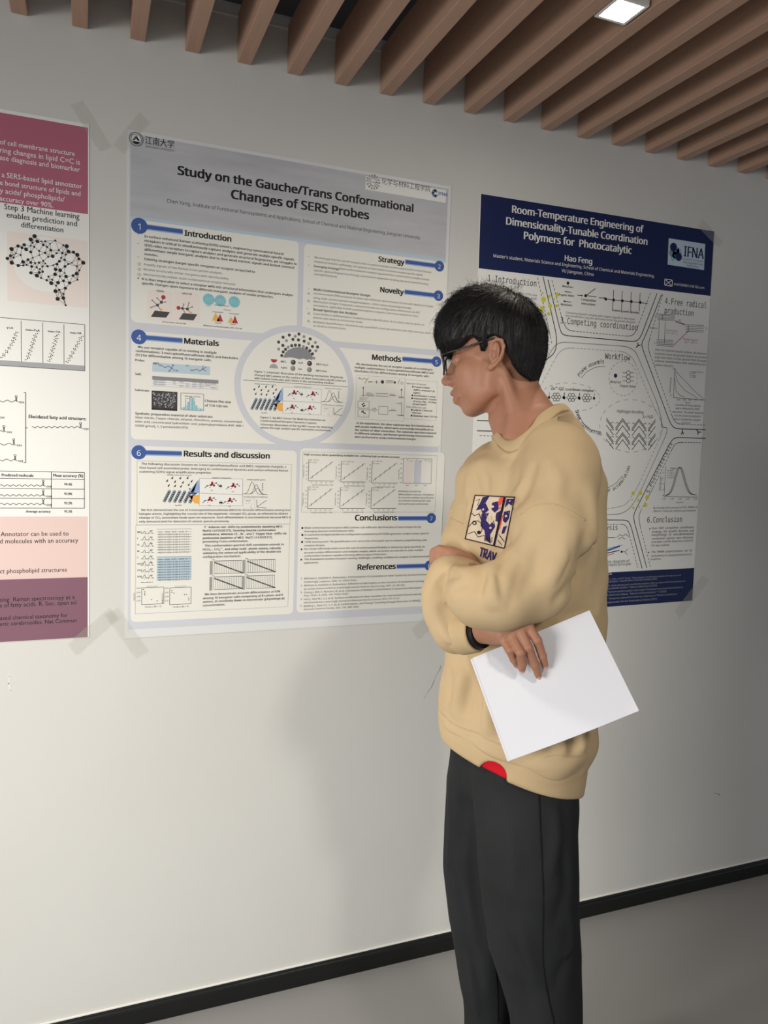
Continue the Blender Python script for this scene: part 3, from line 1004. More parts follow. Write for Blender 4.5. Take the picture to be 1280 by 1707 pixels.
# --- panel 6: conclusions and references
p6 = panel(wall_x(497, 1.3), c6.w(75, 76)[1], wall_x(736, 1.3), wallpt(498, 1021)[1])
heading(p6, c6, 510, 628, 828, 'Conclusions', '7', (1090, 611), 42, 838)
heading(p6, c6, 530, 1005, 817, 'References', '8', (1075, 972), 42, 826)
text_block(p6, 'body_text', (c6, INK, 0.012, [
    (100, 694, 116, '●'), (126, 692, 1010, 'Multi-conformational receptors (MES) achieve sub-millimolar discrimination of same-charge ions by'),
    (124, 718, 505, 'leveraging dynamic conformational shifts.'),
    (100, 747, 116, '●'), (124, 745, 1070, 'A counterion-bridged double-ion configuration (validated by DFT/SERS) generates analyte-unique spectral'),
    (124, 772, 232, 'fingerprints.'),
    (98, 800, 114, '●'), (124, 799, 1058, '>93% accuracy and <1% quantification error across lots of inorganic ions in mixtures, outperforming static'),
    (124, 826, 282, 'receptor designs.'),
    (97, 855, 112, '►'), (122, 852, 1042, 'Our study collectively underscores the role of conformational flexibility in enhancing signal specificity for'),
    (122, 880, 1028, 'accurate analyte differentiation and multiplex analysis, which can further be extended to other multiple'),
    (122, 906, 752, 'conformation receptors capable of forming different type of interaction.'),
    (95, 934, 110, '►'), (122, 932, 1130, 'This framework resolves inorganic sensing challenges, enabling multiplex ion analysis in environmental/clinical'),
    (120, 958, 232, 'applications.')]),
    (c6, INK, 0.004, [
    (97, 1078, 110, '1.'), (123, 1078, 1130, 'Michota A, Kudelski A, Bukowska J. Chemisorption of Cysteamine on Silver Studied by Surface-Enhanced Raman'),
    (122, 1104, 522, 'Scattering[J]. Langmuir, 2000, 16: 10236-10242.'),
    (96, 1131, 109, '2.'), (122, 1131, 1130, 'Michota A, Kudelski A, Bukowska J. Influence of electrolytes on the structure of cysteamine monolayer on silver'),
    (121, 1157, 888, 'by surface-enhanced Raman scattering[J]. Journal of Raman Spectroscopy, 2001, 32: 345-350.'),
    (94, 1182, 108, '3.'), (121, 1184, 1130, 'Zhang J, Bilic A, Reimers J R, et al. Coexistence of Multiple Conformations in Cysteamine Monolayers on Au(111). J.'),
    (120, 1208, 462, 'Phys. Chem. B, 2005, 109: 15355-15367.'),
    (93, 1234, 107, '4.'), (120, 1236, 1130, 'Han J, Han W J, Li J, et al. Surface modification of silver nanofilms for improved perchlorate detection by surface-'),
    (119, 1261, 848, 'enhanced Raman scattering[J]. Journal of Colloid and Interface Science, 2012, 377: 51-57.'),
    (92, 1285, 106, '5.'), (119, 1288, 1130, 'Belding L, Root S E, Li Y, et al. Conformation, and Charge Tunneling through Molecules in SAMs[J]. Journal of the'),
    (118, 1312, 540, 'American Chemical Society, 2021, 143: 3481-3493.')]))
g = Fig()
a = c6.w(113, 105); b = c6.w(108, 566)
xr = wall_x(c6.px(1135, 0)[0], a[1])
g.frame(a[0], b[1], xr, a[1], .0008, INK3, 3)
c6.texts(g, [(122, 132, 850, 'High accuracy when quantifying multiplex ion, achieving high predictive accuracy.')], INK, 4, BO)
c6.texts(g, [(838, 412, 1010, 'Achieving accurate ion'), (838, 436, 1110, 'differentiation ensures a foundation'), (838, 460, 1110, 'for accurate multiplex quantification'), (838, 484, 1085, 'of a mixture containing two salts'), (838, 508, 1070, 'sharing the same cation/anion.')], INK, 4, .004)
build_split(g, 'figure_text', p6)
for (x0, y0, x1, y1, kk) in ((158, 165, 348, 326, 0), (405, 178, 590, 334, 1), (640, 175, 832, 342, 2), (152, 372, 342, 538, 3), (398, 378, 585, 536, 4), (634, 378, 822, 536, 5)):
    g = Fig(); a = c6.w(x0, y0); b = c6.w(x0, y1); xr = wall_x(c6.px(x1, 0)[0], b[1])
    g.line([(a[0], a[1]), (a[0], b[1]), (xr, b[1])], .0012, INK, 4)
    p, q = (a[0] + .004, b[1] + .006), (xr - .004, a[1] - .004)
    g.line([p, q], .0010, INK2, 4)
    for k in range(5):
        t = .1 + k * .2
        cx, cz = p[0] + (q[0] - p[0]) * t, p[1] + (q[1] - p[1]) * t
        g.line([(cx, cz - .004), (cx, cz + .004)], .0007, INK2, 4); g.disc((cx, cz), .001, INK, 5, 8)
        g.text_at('%d0' % (k + 1), a[0] + .006 + k * (xr - a[0]) / 5.2, b[1] - .006, size=.0055, mat=INK2, layer=4)
        g.text_at('%d0' % (k + 1), a[0] - .008, b[1] + .003 + k * (a[1] - b[1]) / 5.4, size=.0055, mat=INK2, layer=4)
    g.text_at(('Na⁺ + K⁺ mix', 'Ca²⁺ + Mg²⁺ mix', 'Li⁺ + Ba²⁺ mix', 'Cl⁻ + Br⁻ mix', 'F⁻ + I⁻ mix', 'SO₄ + CO₃ mix')[kk], a[0] + .003, a[1] - .002, size=.0062, mat=INK, layer=4)
    g.text_at('R² = 0.99', a[0] + .003, a[1] - .009, size=.0062, mat=INK, layer=4)
    g.text_at('Actual concentration / mM', a[0] + .01, b[1] - .0125, size=.006, mat=INK2, layer=4)
    g.text_at('Predicted / mM', a[0] - .012, b[1] + .008, size=.006, mat=INK2, layer=4, ang=math.pi / 2)
    g.build('calibration_plot', p6)
g = Fig(); a = c6.w(880, 155); b = c6.w(880, 345); xr = wall_x(c6.px(1095, 0)[0], a[1])
for k, m in enumerate((PINKP, LAV, CREAM)):
    t0 = a[0] + (xr - a[0]) * (.06 + .32 * k); g.rect(t0, b[1], t0 + (xr - a[0]) * .25, a[1] - .006, m, 3)
g.frame(a[0], b[1], xr, a[1], .0010, INK2, 4)
for k in range(6):
    g.text_at('%d0' % (2 * k), a[0] - .009, b[1] + k * (a[1] - b[1]) / 5.3, size=.0058, mat=INK2, layer=4)
    if k < 3:
        t0 = a[0] + (xr - a[0]) * (.1 + .32 * k); g.text_at('ratio', t0, b[1] - .007, size=.0058, mat=INK2, layer=4); g.text_at('99.1', t0, a[1] - .006, size=.0055, mat=INK2, layer=4); g.text_at('98.7', t0 + .012, a[1] - .0085, size=.0055, mat=INK2, layer=4)
g.text_at('Accuracy (%)', a[0] - .012, b[1] + .01, size=.006, mat=INK2, layer=4, ang=math.pi / 2)
g.build('bar_plot', p6)

# =================================================================== left poster
Fig.face = 'plain'
L1, L2 = Crop(0, 160, .2928), Crop(0, 620, .2929)
LXR, LZT, LZB = 0.0062, 2.2543, 1.0416
left = empty('research_poster', (-0.4, 0, LZB))
tag(left, 'mauve-headed poster with a brain network drawing, cut off by the left edge', 'poster', 'research posters on the wall')
sheet('sheet', [(LXR - 0.845, LZT), (LXR, LZT), (LXR, LZB), (LXR - 0.845, LZB)], WHITE, left)
LX0, LX1 = LXR - 0.835, LXR - 0.008
za, zb = LZT - 0.008, min(L1.w(505, 664)[1], L1.w(0, 606)[1])
g = Fig(); g.rect(LX0, zb, LXR - 0.003, za, MAUVE, 1)
hb = g.build('header_band', left)
g = Fig()
L1.texts(g, [(0, 275, 425, 'of cell membrane structure'), (0, 322, 455, 'ring changes in lipid C=C is'), (0, 364, 455, 'ase diagnosis and biomarker'),
             (10, 462, 468, 'a SERS-based lipid annotator'), (0, 506, 458, 'e bond structure of lipids and'), (0, 552, 368, 'y acids/ phospholipids/'), (0, 596, 303, 'accuracy over 90%.')], WHITE, 3, 0.004, .9, 2)
build_split(g, 'header_text', hb)
g = Fig()
L1.texts(g, [(25, 645, 452, 'Step 3 Machine learning'), (38, 692, 438, 'enables prediction and'), (120, 748, 360, 'differentiation')], INK, 3, 0.004, .9, 2)
build_split(g, 'step_text', left)
# brain drawn as a network of dots
g = Fig()
a = L1.w(40, 770); zb_ = L1.w(40, 1165)[1]
g.rect(a[0], zb_, LXR - .004, a[1] - .0, PINKP, 1)
e = L1.w(255, 960); g.disc(e, .062, WHITE, 2, 40, rx=.066)
outl = [(42, 926), (66, 872), (103, 855), (138, 848), (175, 818), (197, 799), (258, 828), (315, 824), (380, 856), (418, 890), (440, 905), (474, 950), (452, 993), (441, 1047), (396, 1065), (372, 1095), (362, 1128), (374, 1192), (328, 1156), (316, 1112), (292, 1066), (234, 1037), (210, 1023), (176, 1008), (104, 966), (67, 950)]
rs = random.Random(11)
def inside(p, poly):
    c = False
    for i in range(len(poly)):
        (x1, y1), (x2, y2) = poly[i], poly[i - 1]
        if (y1 > p[1]) != (y2 > p[1]) and p[0] < (x2 - x1) * (p[1] - y1) / (y2 - y1) + x1:
            c = not c
    return c
nodes = [(x, y, rs.choice((5, 8, 10))) for x, y in outl]
tries = 0
while len(nodes) < 96 and tries < 6000:
    tries += 1
    p = (rs.uniform(40, 475), rs.uniform(800, 1190))
    if inside(p, outl) and all((p[0] - q[0]) ** 2 + (p[1] - q[1]) ** 2 > 19 ** 2 for q in nodes):
        nodes.append((p[0], p[1], rs.choice((4, 5, 5, 6, 7, 9))))
for i, nd in enumerate(nodes):
    near = sorted(range(len(nodes)), key=lambda j: (nodes[j][0] - nd[0]) ** 2 + (nodes[j][1] - nd[1]) ** 2)[1:5]
    for j in near:
        g.line([L1.w(nd[0], nd[1]), L1.w(nodes[j][0], nodes[j][1])], .0008, INK2, 3)
    g.disc(L1.w(nd[0], nd[1]), nd[2] * .00046, INK, 4, 10)
g.build('brain_network', left)
g = Fig()
zt_, zb_ = L1.w(482, 1302)[1], L1.w(482, 1565)[1]
xr = wall_x(L1.px(482, 0)[0], zt_)
g.frame(LX0 + .1, zb_, xr, zt_, .0012, INK2, 3)
g.rect(LX0 + .1, zb_, xr, zb_ + .012, INK3, 2)
for xx in (120, 243, 364):
    xw = wall_x(L1.px(xx, 0)[0], zt_); g.line([(xw, zt_ - .004), (xw, zb_ + .012)], .0010, INK2, 3)
L1.texts(g, [(38, 1324, 75, 'γ-LA'), (146, 1336, 226, 'trans-PeA'), (272, 1344, 343, 'trans-OA'), (398, 1352, 464, 'trans-VA')], INK, 3, BO)
for k, (xa, ya, xb, yb) in enumerate(((10, 1490, 90, 1345), (155, 1500, 205, 1355), (282, 1508, 325, 1360), (385, 1515, 465, 1370))):
    for i in range(16):
        t = i / 15
        for s in (-5, 5):
            cxx = xa + (xb - xa) * t + s + (14 * math.sin(t * 3) if k == 0 else 0) + (4 if i % 2 else -4)
            g.disc(L1.w(cxx, ya + (yb - ya) * t + rs.uniform(-3, 3)), .0012, INK, 3, 8)
g.build('molecule_strip', left)
# fatty acid chains, bracket and table
g = Fig()
def zig(x0, y0, x1, n, amp=6):
    pts = []
    for i in range(n + 1):
        pts += [x0 + (x1 - x0) * i / n, y0 + (amp if i % 2 else -amp)]
    g.line(L2.pts(*pts), .0012, INK, 3)
def acid(x, y):
    g.line(L2.pts(x - 8, y - 4, x + 4, y), .0012, INK, 3); g.line(L2.pts(x - 10, y - 6, x - 10, y - 24), .0012, INK, 3); g.line(L2.pts(x - 5, y - 6, x - 5, y - 24), .0012, INK, 3)
    e = L2.w(x - 8, y - 30); g.ring(e, .0022, .0010, INK, 3, 12)
    L2.texts(g, [(x + 8, y + 8, x + 36, 'OH')], INK, 3, BO)
for x, y, x0, n in ((100, 170, -60, 6), (30, 340, -60, 3), (86, 415, -60, 5), (94, 505, -60, 6)):
    zig(x0, y - 4, x - 8, n); acid(x, y)
L2.texts(g, [(-4, 265, 24, 'OH')], INK, 3, BO)
g.line(L2.pts(136, 117, 146, 118, 146, 516, 136, 516), .0014, INK, 3); g.line(L2.pts(146, 318, 156, 318), .0014, INK, 3)
L2.texts(g, [(164, 262, 490, 'Elucidated fatty acid structure:')], INK, 3, BO, .9, 2)
zig(182, 314, 455, 17, 5); acid(466, 322)
g.build('fatty_acid_figure', left)
g = Fig()
zt_ = L2.w(480, 572)[1]; zb_ = L2.w(480, 775)[1]; xr = wall_x(L2.px(480, 0)[0], zt_); xm = wall_x(L2.px(292, 0)[0], zt_)
for y in (572, 612, 667, 721, 775):
    zz = L2.w(480, y)[1]; g.line([(LX0 + .2, zz), (xr, zz)], .0012, INK, 3)
for xx in (xm, xr):
    g.line([(xx, zb_), (xx, zt_)], .0012, INK, 3)
L2.texts(g, [(10, 594, 190, 'Predicted molecule'), (303, 596, 472, 'Mean accuracy (%)'), (366, 646, 410, '99.4%'), (366, 700, 410, '93.8%'), (366, 753, 410, '93.3%'), (148, 800, 288, 'Average accuracy'), (366, 800, 410, '95.2%')], INK, 3, BO, .9, 2)
for y in (650, 706, 755):
    zig(-60, y - 4, 245, 18, 5); acid(254, y)
g.build('accuracy_table', left)
za, zb = L2.w(505, 822)[1], L2.w(505, 1167)[1]
g = Fig(); g.rect(LX0, zb, LX1 + .004, za, BLUSH, 1); mid = g.build('conclusion_band', left)
g = Fig(); L2.texts(g, [(4, 935, 390, 'Annotator can be used to'), (0, 976, 445, 'd molecules with an accuracy'), (0, 1146, 380, 'ct phospholipid structures')], INK, 3, .002, .9, 2)
build_split(g, 'conclusion_text', mid)
zb2 = L2.w(505, 1508)[1]
g = Fig(); g.rect(LX0, zb2, LX1 + .004, zb, PLUM, 1); low = g.build('reference_band', left)
g = Fig(); L2.texts(g, [(0, 1308, 425, 'sing  Raman spectroscopy as a'), (0, 1340, 435, 's of fatty acids. R. Soc. open sci'), (0, 1412, 385, 'ased chemical taxonomy for'), (0, 1445, 435, 'eric cerebrosides. Nat Commun')], INK, 3, .0, .9, 2)
build_split(g, 'reference_text', low)

# =================================================================== right poster
Fig.face = 'sans'
r1, r2, r3 = Crop(780, 310, .328125), Crop(880, 480, .25), Crop(980, 700, .2109)
r4 = Crop(900, 560, .234375)
RXL, RZT, RW_, RH_, RTI = 1.0359, 2.2548, 0.8598, 1.2194, 0.0132
Fig.tilt = RTI
ct, st = math.cos(RTI), math.sin(RTI)
def RP(u, v):
    """poster point: u along the top edge, v down"""
    return (RXL + u * ct + v * st, RZT + u * st - v * ct)
right = empty('research_poster', (*RP(.43, RH_)[:1], 0, RP(.43, RH_)[1]))
tag(right, 'navy and white poster of hexagon cells hung behind the head of the person', 'poster', 'research posters on the wall')
sheet('sheet', [RP(0, 0), RP(RW_, 0), RP(RW_, RH_), RP(0, RH_)], WHITE, right)
vh = 0.268
hx, hz_ = r1.w(65, 420)
vh = RZT - hz_
g = Fig(); g.poly([RP(.001, .001), RP(RW_ - .001, .001), RP(RW_ - .001, vh), RP(.001, vh)], NAVY, 1)
hb = g.build('header_band', right)
g = Fig()
r1.texts(g, [(223, 136, 888, 'Room-Temperature Engineering of'), (193, 196, 908, 'Dimensionality-Tunable Coordination'), (283, 270, 828, 'Polymers for  Photocatalytic')], WHITE, 3, .030, 1.0, 3)
g.build('title_text', hb)
g = Fig()
r1.texts(g, [(490, 380, 628, 'Hao Feng')], WHITE, 3, .024, 1.0, 2)
r1.texts(g, [(128, 362, 945, "Master's student, Materials Science and Engineering, School of Chemical and Materials Engineering,"), (474, 438, 636, 'VU Jiangnan, China')], WHITE, 3, .002, 1.0, 2)
build_split(g, 'author_text', hb)
g = Fig()
g.poly(r1.pts(1018, 266, 1203, 295, 1197, 428, 1012, 400), SKYB, 2)
for q, r, m in (((1042, 312), .014, NAVY), ((1035, 340), .012, STEEL), ((1055, 330), .014, TEAL), ((1070, 335), .011, BLUE2), ((1068, 360), .0135, NAVY), ((1050, 352), .011, STEEL), ((1040, 368), .009, TEAL)):
    g.disc(r1.w(*q), r, m, 4 if m is NAVY else 3, 16)
r1.texts(g, [(1095, 358, 1194, 'IFNA')], NAVY, 4, .02, .8, 3)
r1.texts(g, [(1086, 374, 1190, 'Institute for Functional'), (1092, 392, 1190, 'Nanosystems and'), (1108, 408, 1170, 'Applications')], INK2, 4)
g.build('institute_logo', hb)
g = Fig()
q = r1.pts(998, 473, 1037, 479, 1035, 510, 997, 504)
g.line(q, .0022, WHITE, 3, closed=True); g.line([q[0], ((q[0][0] + q[1][0]) / 2, (q[0][1] + q[2][1]) / 2), q[1]], .0022, WHITE, 3); g.line([q[3], ((q[0][0] + q[1][0]) / 2, (q[0][1] + q[2][1]) / 2), q[2]], .0022, WHITE, 3)
r1.texts(g, [(1045, 505, 1198, 'FH0738980137@163.com')], WHITE, 3)
g.build('contact_line', hb)


def cell(name, pts, w=.0026, mat=INK, dash=None, layer=2, rad=.02):
    """outline with rounded corners through the wall points"""
    out = []
    n = len(pts)
    for i, p in enumerate(pts):
        p = np.array(p)
        if i == 0 or i == n - 1:
            out.append(p); continue
        a, b = np.array(pts[i - 1]), np.array(pts[i + 1])
        ra = min(rad, .45 * np.linalg.norm(a - p)); rb = min(rad, .45 * np.linalg.norm(b - p))
        pa, pb = p + (a - p) / np.linalg.norm(a - p) * ra, p + (b - p) / np.linalg.norm(b - p) * rb
        for k in range(6):
            t = k / 5
            out.append((1 - t) ** 2 * pa + 2 * t * (1 - t) * p + t * t * pb)
    g = Fig(); g.line(out, w, mat, layer, dash=dash)
    return g


def cell_part(name, *specs):
    g = Fig()
    for pts, w, mat, dash in specs:
        k = cell(name, pts, w, mat, dash)
        b = len(g.v)
        g.v += k.v
        g.f += [tuple(i + b for i in t) for t in k.f]
        g.m += [g.mi(k.mats[0])] * len(k.f)
    return g.build(name, right)


introc = cell_part('cell_outline', (r1.pts(380, 462, 445, 745, 450, 792, 440, 850) + r2.pts(10, 560), .0026, INK, None), (r1.pts(352, 465, 412, 740, 424, 800), .002, INK2, .012))
g = Fig()
Fig.face = 'mono'
r1.texts(g, [(100, 484, 345, '1.Introduction')], INK, 3, .0, .8, 2)
Fig.face = 'sans'
r1.texts(g, [(130, 538, 348, 'Coordination polymers (CPs) are'), (120, 556, 345, 'widely used in catalysis and')], INK2, 3)
build_split(g, 'introduction_text', right)
compc = cell_part('cell_outline', (r1.pts(405, 478, 470, 745, 490, 760, 850, 792, 875, 770, 958, 548), .0026, INK, None), (r1.pts(425, 480, 480, 690, 505, 735, 825, 765, 850, 745, 925, 545), .002, INK2, .012))
g = Fig()
Fig.face = 'mono'
r1.texts(g, [(468, 698, 858, '3.Competing coordination')], INK, 3, 0, .8, 2)
Fig.face = 'sans'
r1.texts(g, [(495, 648, 845, 'Competing ligands compete with organic ligands to slow down'), (495, 664, 850, 'the coordination rate and ultimately control the growth direction.')], INK2, 3)
r1.texts(g, [(478, 514, 530, 'Metal ion'), (456, 556, 538, 'Organic linker'), (470, 606, 528, 'Modulator'), (575, 582, 648, 'Competitive'), (575, 602, 645, 'interactions'), (730, 636, 868, 'Control growth direction')], INK, 3, BO)
g.disc(r1.w(506, 494), .0048, INK, 3, 14); g.disc(r1.w(488, 586), .003, INK2, 3, 10); g.disc(r1.w(596, 558), .005, INK, 3, 12)
for q in ((490, 537, 522, 541), (492, 587, 522, 591), (555, 555, 575, 557), (600, 556, 645, 522), (605, 558, 650, 564), (665, 568, 688, 570), (698, 575, 910, 597), (738, 530, 733, 630), (782, 535, 778, 632), (828, 540, 824, 635), (873, 546, 868, 635)):
    g.line(r1.pts(*q), .0022, INK2, 3)
for q in ((738, 580), (782, 584), (828, 588), (873, 592), (698, 575)):
    g.disc(r1.w(*q), .005, INK, 4, 10)
g.poly(r1.pts(575, 552, 575, 562, 582, 557), INK, 3); g.poly(r1.pts(688, 565, 688, 575, 696, 570), INK, 3)
build_split(g, 'coordination_figure', right)
freec = cell_part('cell_outline', (r1.pts(982, 552, 900, 760) + r2.pts(755, 370, 760, 400, 945, 900, 975, 938, 1180, 945), .0026, INK, None), (r2.pts(895, 45, 800, 370, 800, 410, 970, 885, 1000, 908, 1180, 915), .002, INK2, .012))
g = Fig()
Fig.face = 'mono'
r2.texts(g, [(910, 106, 1185, '4.Free radical'), (908, 168, 1100, 'production')], INK, 3, 0, .8, 2)
Fig.face = 'sans'
r2.texts(g, [(845, 418, 1188, 'After the material absorbs protons, the electrons'), (843, 444, 1187, 'transition from the ground state to the excited'), (842, 468, 1186, 'state and return to the ground state through'), (841, 492, 1185, 'radiative recombination after undergoing non-'), (840, 518, 968, 'radiative relaxation.'),
             (978, 785, 1147, 'A variety of free radicals'), (982, 808, 1140, 'were detected by ROS'), (960, 832, 1165, 'detection. The linker material'), (975, 856, 1150, 'has the fastest production'), (970, 880, 1146, 'rate in singlet-bias oxygen'), (1022, 904, 1082, 'detection')], INK2, 3)
build_split(g, 'radical_text', right)
g = Fig()
for k in range(5):
    g.line(r2.pts(862, 175 + k * 9, 975, 180 + k * 9), .0014, INK2, 3); g.line(r2.pts(1050, 246 + k * 11, 1168, 250 + k * 11), .0014, INK2, 3); g.line(r2.pts(855, 345 + k * 10, 965, 350 + k * 10), .0014, INK2, 3)
for q in ((872, 215, 868, 345), (912, 215, 908, 365), (895, 175, 895, 215), (1068, 248, 1068, 288)):
    g.line(r2.pts(*q), .0014, INK2, 3)
g.line(r2.pts(968, 382, 1066, 290), .002, MAGENTA, 3)
wv = []
for i in range(13):
    wv += [980 + i * 5.5, 222 + i * 2 + (5 if i % 2 else -5)]
g.line(r2.pts(*wv), .0018, INK, 3)
r2.texts(g, [(805, 270, 860, 'Excitation'), (1000, 222, 1020, 'ISC'), (845, 190, 855, 'S₁'), (838, 370, 848, 'S₀'), (1180, 275, 1192, 'T₁')], INK2, 3)
r2.texts(g, [(918, 286, 992, 'Fluorescence'), (918, 306, 992, '10⁻⁹-10⁻⁷ s')], GREYM, 3)
r2.texts(g, [(1030, 345, 1130, 'Phosphorescence'), (1040, 366, 1120, '10⁻³-10² s')], MAGENTA, 3)
g.build('energy_diagram', right)
g = Fig()
g.line(r2.pts(976, 535, 968, 730, 1178, 748), .0016, INK2, 3)
for q in ((978, 540, 1000, 575, 1050, 625, 1110, 690, 1168, 738), (978, 560, 995, 625, 1040, 680, 1128, 736), (976, 600, 985, 690, 1010, 715, 1040, 726)):
    g.line(r2.pts(*q), .0012, INK2, 3)
for k in range(4):
    g.line(r2.pts(1075, 558 + k * 12, 1090, 559 + k * 12), .0012, INK2, 3)
    r2.texts(g, [(1094, 562 + k * 12, 1165 if k == 0 else 1115, ('xuzhe M control', 'CPs', 'ABDA', 'TMB')[k])], INK2, 3)
r2.texts(g, [(960, 542, 972, '1.0'), (945, 720, 958, '0.5'), (1042, 768, 1080, 'Time (s)')] + [(990 + k * 38, 750, 1012 + k * 38, s) for k, s in enumerate(('300', '600', '900', '1200', '1500'))], INK2, 3)
e = r2.w(948, 700); g.text_at('Absorbance', e[0], e[1], size=.011, mat=INK2, layer=3, ang=math.pi / 2)
g.build('decay_plot', right)
# workflow cell in the middle
cell_part('cell_outline', (r2.pts(50, 640, 165, 395, 215, 360, 655, 390, 715, 420, 860, 770, 885, 860, 890, 930) + r3.pts(630, 60, 610, 130, 400, 590, 330, 700, 255, 745, 150, 748), .0026, INK3, None),
          (r2.pts(80, 660, 205, 425, 260, 398, 640, 425, 700, 470, 840, 800) + r3.pts(590, 30, 580, 110, 390, 530, 300, 670, 230, 690, 150, 702), .0020, INK3, .014))
g = Fig()
Fig.face = 'mono'
r4.texts(g, [(460, 163, 638, 'Workflow')], INK, 3, .004, .8, 2)
Fig.face = 'sans'
r4.texts(g, [(546, 545, 732, 'Hydrogen bonding'), (497, 334, 572, 'Metal ion'), (564, 362, 678, 'Organic linker'), (745, 583, 800, '= H₂O')], INK, 3, .008, .9, 2)
Fig.face = 'plain'
r4.texts(g, [(75, 382, 378, 'Zn²⁺-QZ coordinate complex')], INK, 3, .02, 1.0, 2)
Fig.face = 'sans'


def arc_text(s, pts, size, bold=.008):
    """letters set one by one along a polyline of wall points"""
    P = [np.array(p) for p in pts]
    seg = [np.linalg.norm(b - a) for a, b in zip(P[:-1], P[1:])]
    tot = sum(seg)
    for i, ch in enumerate(s):
        if ch == ' ':
            continue
        d = tot * (i + .5) / len(s)
        k = 0
        while k < len(seg) - 1 and d > seg[k]:
            d -= seg[k]; k += 1
        u = (P[k + 1] - P[k]) / seg[k]
        p = P[k] + u * d
        g.text_at(ch, p[0], p[1], size=size, mat=INK, layer=3, bold=bold, ang=math.atan2(u[1], u[0]), xs=.9, center=True)
arc_text('Plane assembly', r4.pts(280, 292, 310, 250, 350, 222, 400, 203, 455, 190), .0205)
g.line(r4.pts(292, 300, 330, 255, 380, 228, 420, 218, 458, 218), .0014, INK2, 3)
arc_text('Sheet construction', r4.pts(248, 532, 265, 590, 300, 640, 350, 682, 428, 708), .0205)
g.line(r4.pts(275, 560, 300, 615, 345, 660, 385, 678, 430, 680), .0014, INK2, 3)
arc_text('Lamellar accumulation', r3.pts(40, 575, 130, 575, 200, 560, 260, 510, 305, 440, 332, 368), .0205)
g.line(r3.pts(60, 545, 150, 540, 220, 500, 270, 440), .0014, INK2, 3)
build_split(g, 'workflow_text', right)
g = Fig()
for c_, rx_, ry_ in (((590, 303), (690, 303), (590, 180)), ((220, 435), (425, 435), (220, 335)), ((645, 640), (860, 640), (645, 452))):
    e = r4.w(*c_); g.ring(e, abs(r4.w(*ry_)[1] - e[1]), .0018, INK3, 3, 44, rx=abs(r4.w(*rx_)[0] - e[0]), dash=1)
g.disc(r4.w(535, 283), .0065, NAVY, 3, 14)
def hexa(x, y, r=12):
    g.line(r4.pts(*[c for k in range(6) for c in (x + r * math.sin(k * math.pi / 3), y + r * math.cos(k * math.pi / 3))]), .0016, INK, 3, closed=True)
for y in (262, 291, 320):
    hexa(626, y, 15); g.line(r4.pts(585, y, 612, y), .0014, INK, 3); g.line(r4.pts(640, y, 665, y), .0014, INK, 3)
for k in range(3):
    for dx, dy in ((0, 0), (22, 0), (44, 0), (11, -18), (33, -18), (11, 17), (33, 17)):
        hexa(92 + k * 108 + dx, 435 + k * 3 + dy, 12)
    for x in (62 + k * 108, 166 + k * 108):
        g.disc(r4.w(x, 438 + k * 3), .0045, INK, 3, 10); g.line(r4.pts(x, 435 + k * 3, x + 4, 402 + k * 3), .0014, INK, 3)
build_split(g, 'complex_figure', right)
g = Fig()
for k in range(6):
    s = 1 if k % 2 == 0 else -1
    x0 = 470 + k * 58
    for j in range(4):
        y0 = 585 + j * 50 + k * 2
        for off in (0, 14):
            a = (x0, y0 + off) if s > 0 else (x0 + 58, y0 + off); b = (x0 + 50, y0 + off + 68) if s > 0 else (x0 + 8, y0 + off + 68)
            if off == 0 or j % 2 == 0:
                g.line(r4.pts(a[0], a[1], b[0], b[1]), .0021, INK, 3)
        mx, my = x0 + 30, y0 + 38
        g.line(r4.pts(mx, my, mx + 14 * s, my - 12), .0016, INK2, 3); g.line(r4.pts(mx + 14 * s, my - 12, mx + 22 * s, my - 4), .0014, INK2, 3)
for q in ((732, 562, 735, 575, 742, 585), (735, 575, 728, 586)):
    g.line(r4.pts(*q), .0014, INK2, 3)
g.build('bonding_figure', right)
# yellow dots and small forked links between the cells
g = Fig()
for q, r in (((382, 577), .0078), ((412, 562), .0045), ((452, 552), .006), ((374, 625), .0078), ((415, 610), .0065), ((447, 610), .005), ((408, 650), .0055), ((378, 545), .003), ((436, 575), .003)):
    g.disc(r1.w(*q), r, YELLOW, 4, 16)
for q, r in (((353, 580), .0062), ((410, 577), .0072), ((464, 612), .0072), ((395, 635), .0045), ((450, 672), .0068), ((355, 695), .0045), ((345, 630), .003), ((402, 690), .003)):
    g.disc(r3.w(*q), r, YELLOW, 4, 16)
build_split(g, 'dot_cluster', right, .02)
g = Fig()
for cr, qs in ((r4, ((682, 82, 695, 68, 710, 66), (695, 68, 692, 50), (1010, 664, 1010, 680, 1002, 700), (1010, 680, 1018, 698), (1112, 668, 1122, 684, 1140, 684), (1122, 684, 1120, 702))),):
    for q in qs:
        g.line(cr.pts(*q), .0034, INK, 3)
g.line([wallpt(820, 718), wallpt(820, 710), wallpt(816, 704)], .0034, INK, 3); g.line([wallpt(820, 710), wallpt(824, 704)], .0034, INK, 3)
build_split(g, 'forked_link', right, .002)
g = Fig()
g.line([wallpt(795, 701), wallpt(860, 703)], .0026, INK, 2); g.line([wallpt(795, 718), wallpt(860, 720)], .0026, INK, 2); g.line([wallpt(799, 726), wallpt(850, 728)], .002, INK2, 2, dash=.012)
g.line([wallpt(795, 701), wallpt(860, 703)], .0026, INK, 2)
g.build('cell_outline', right)
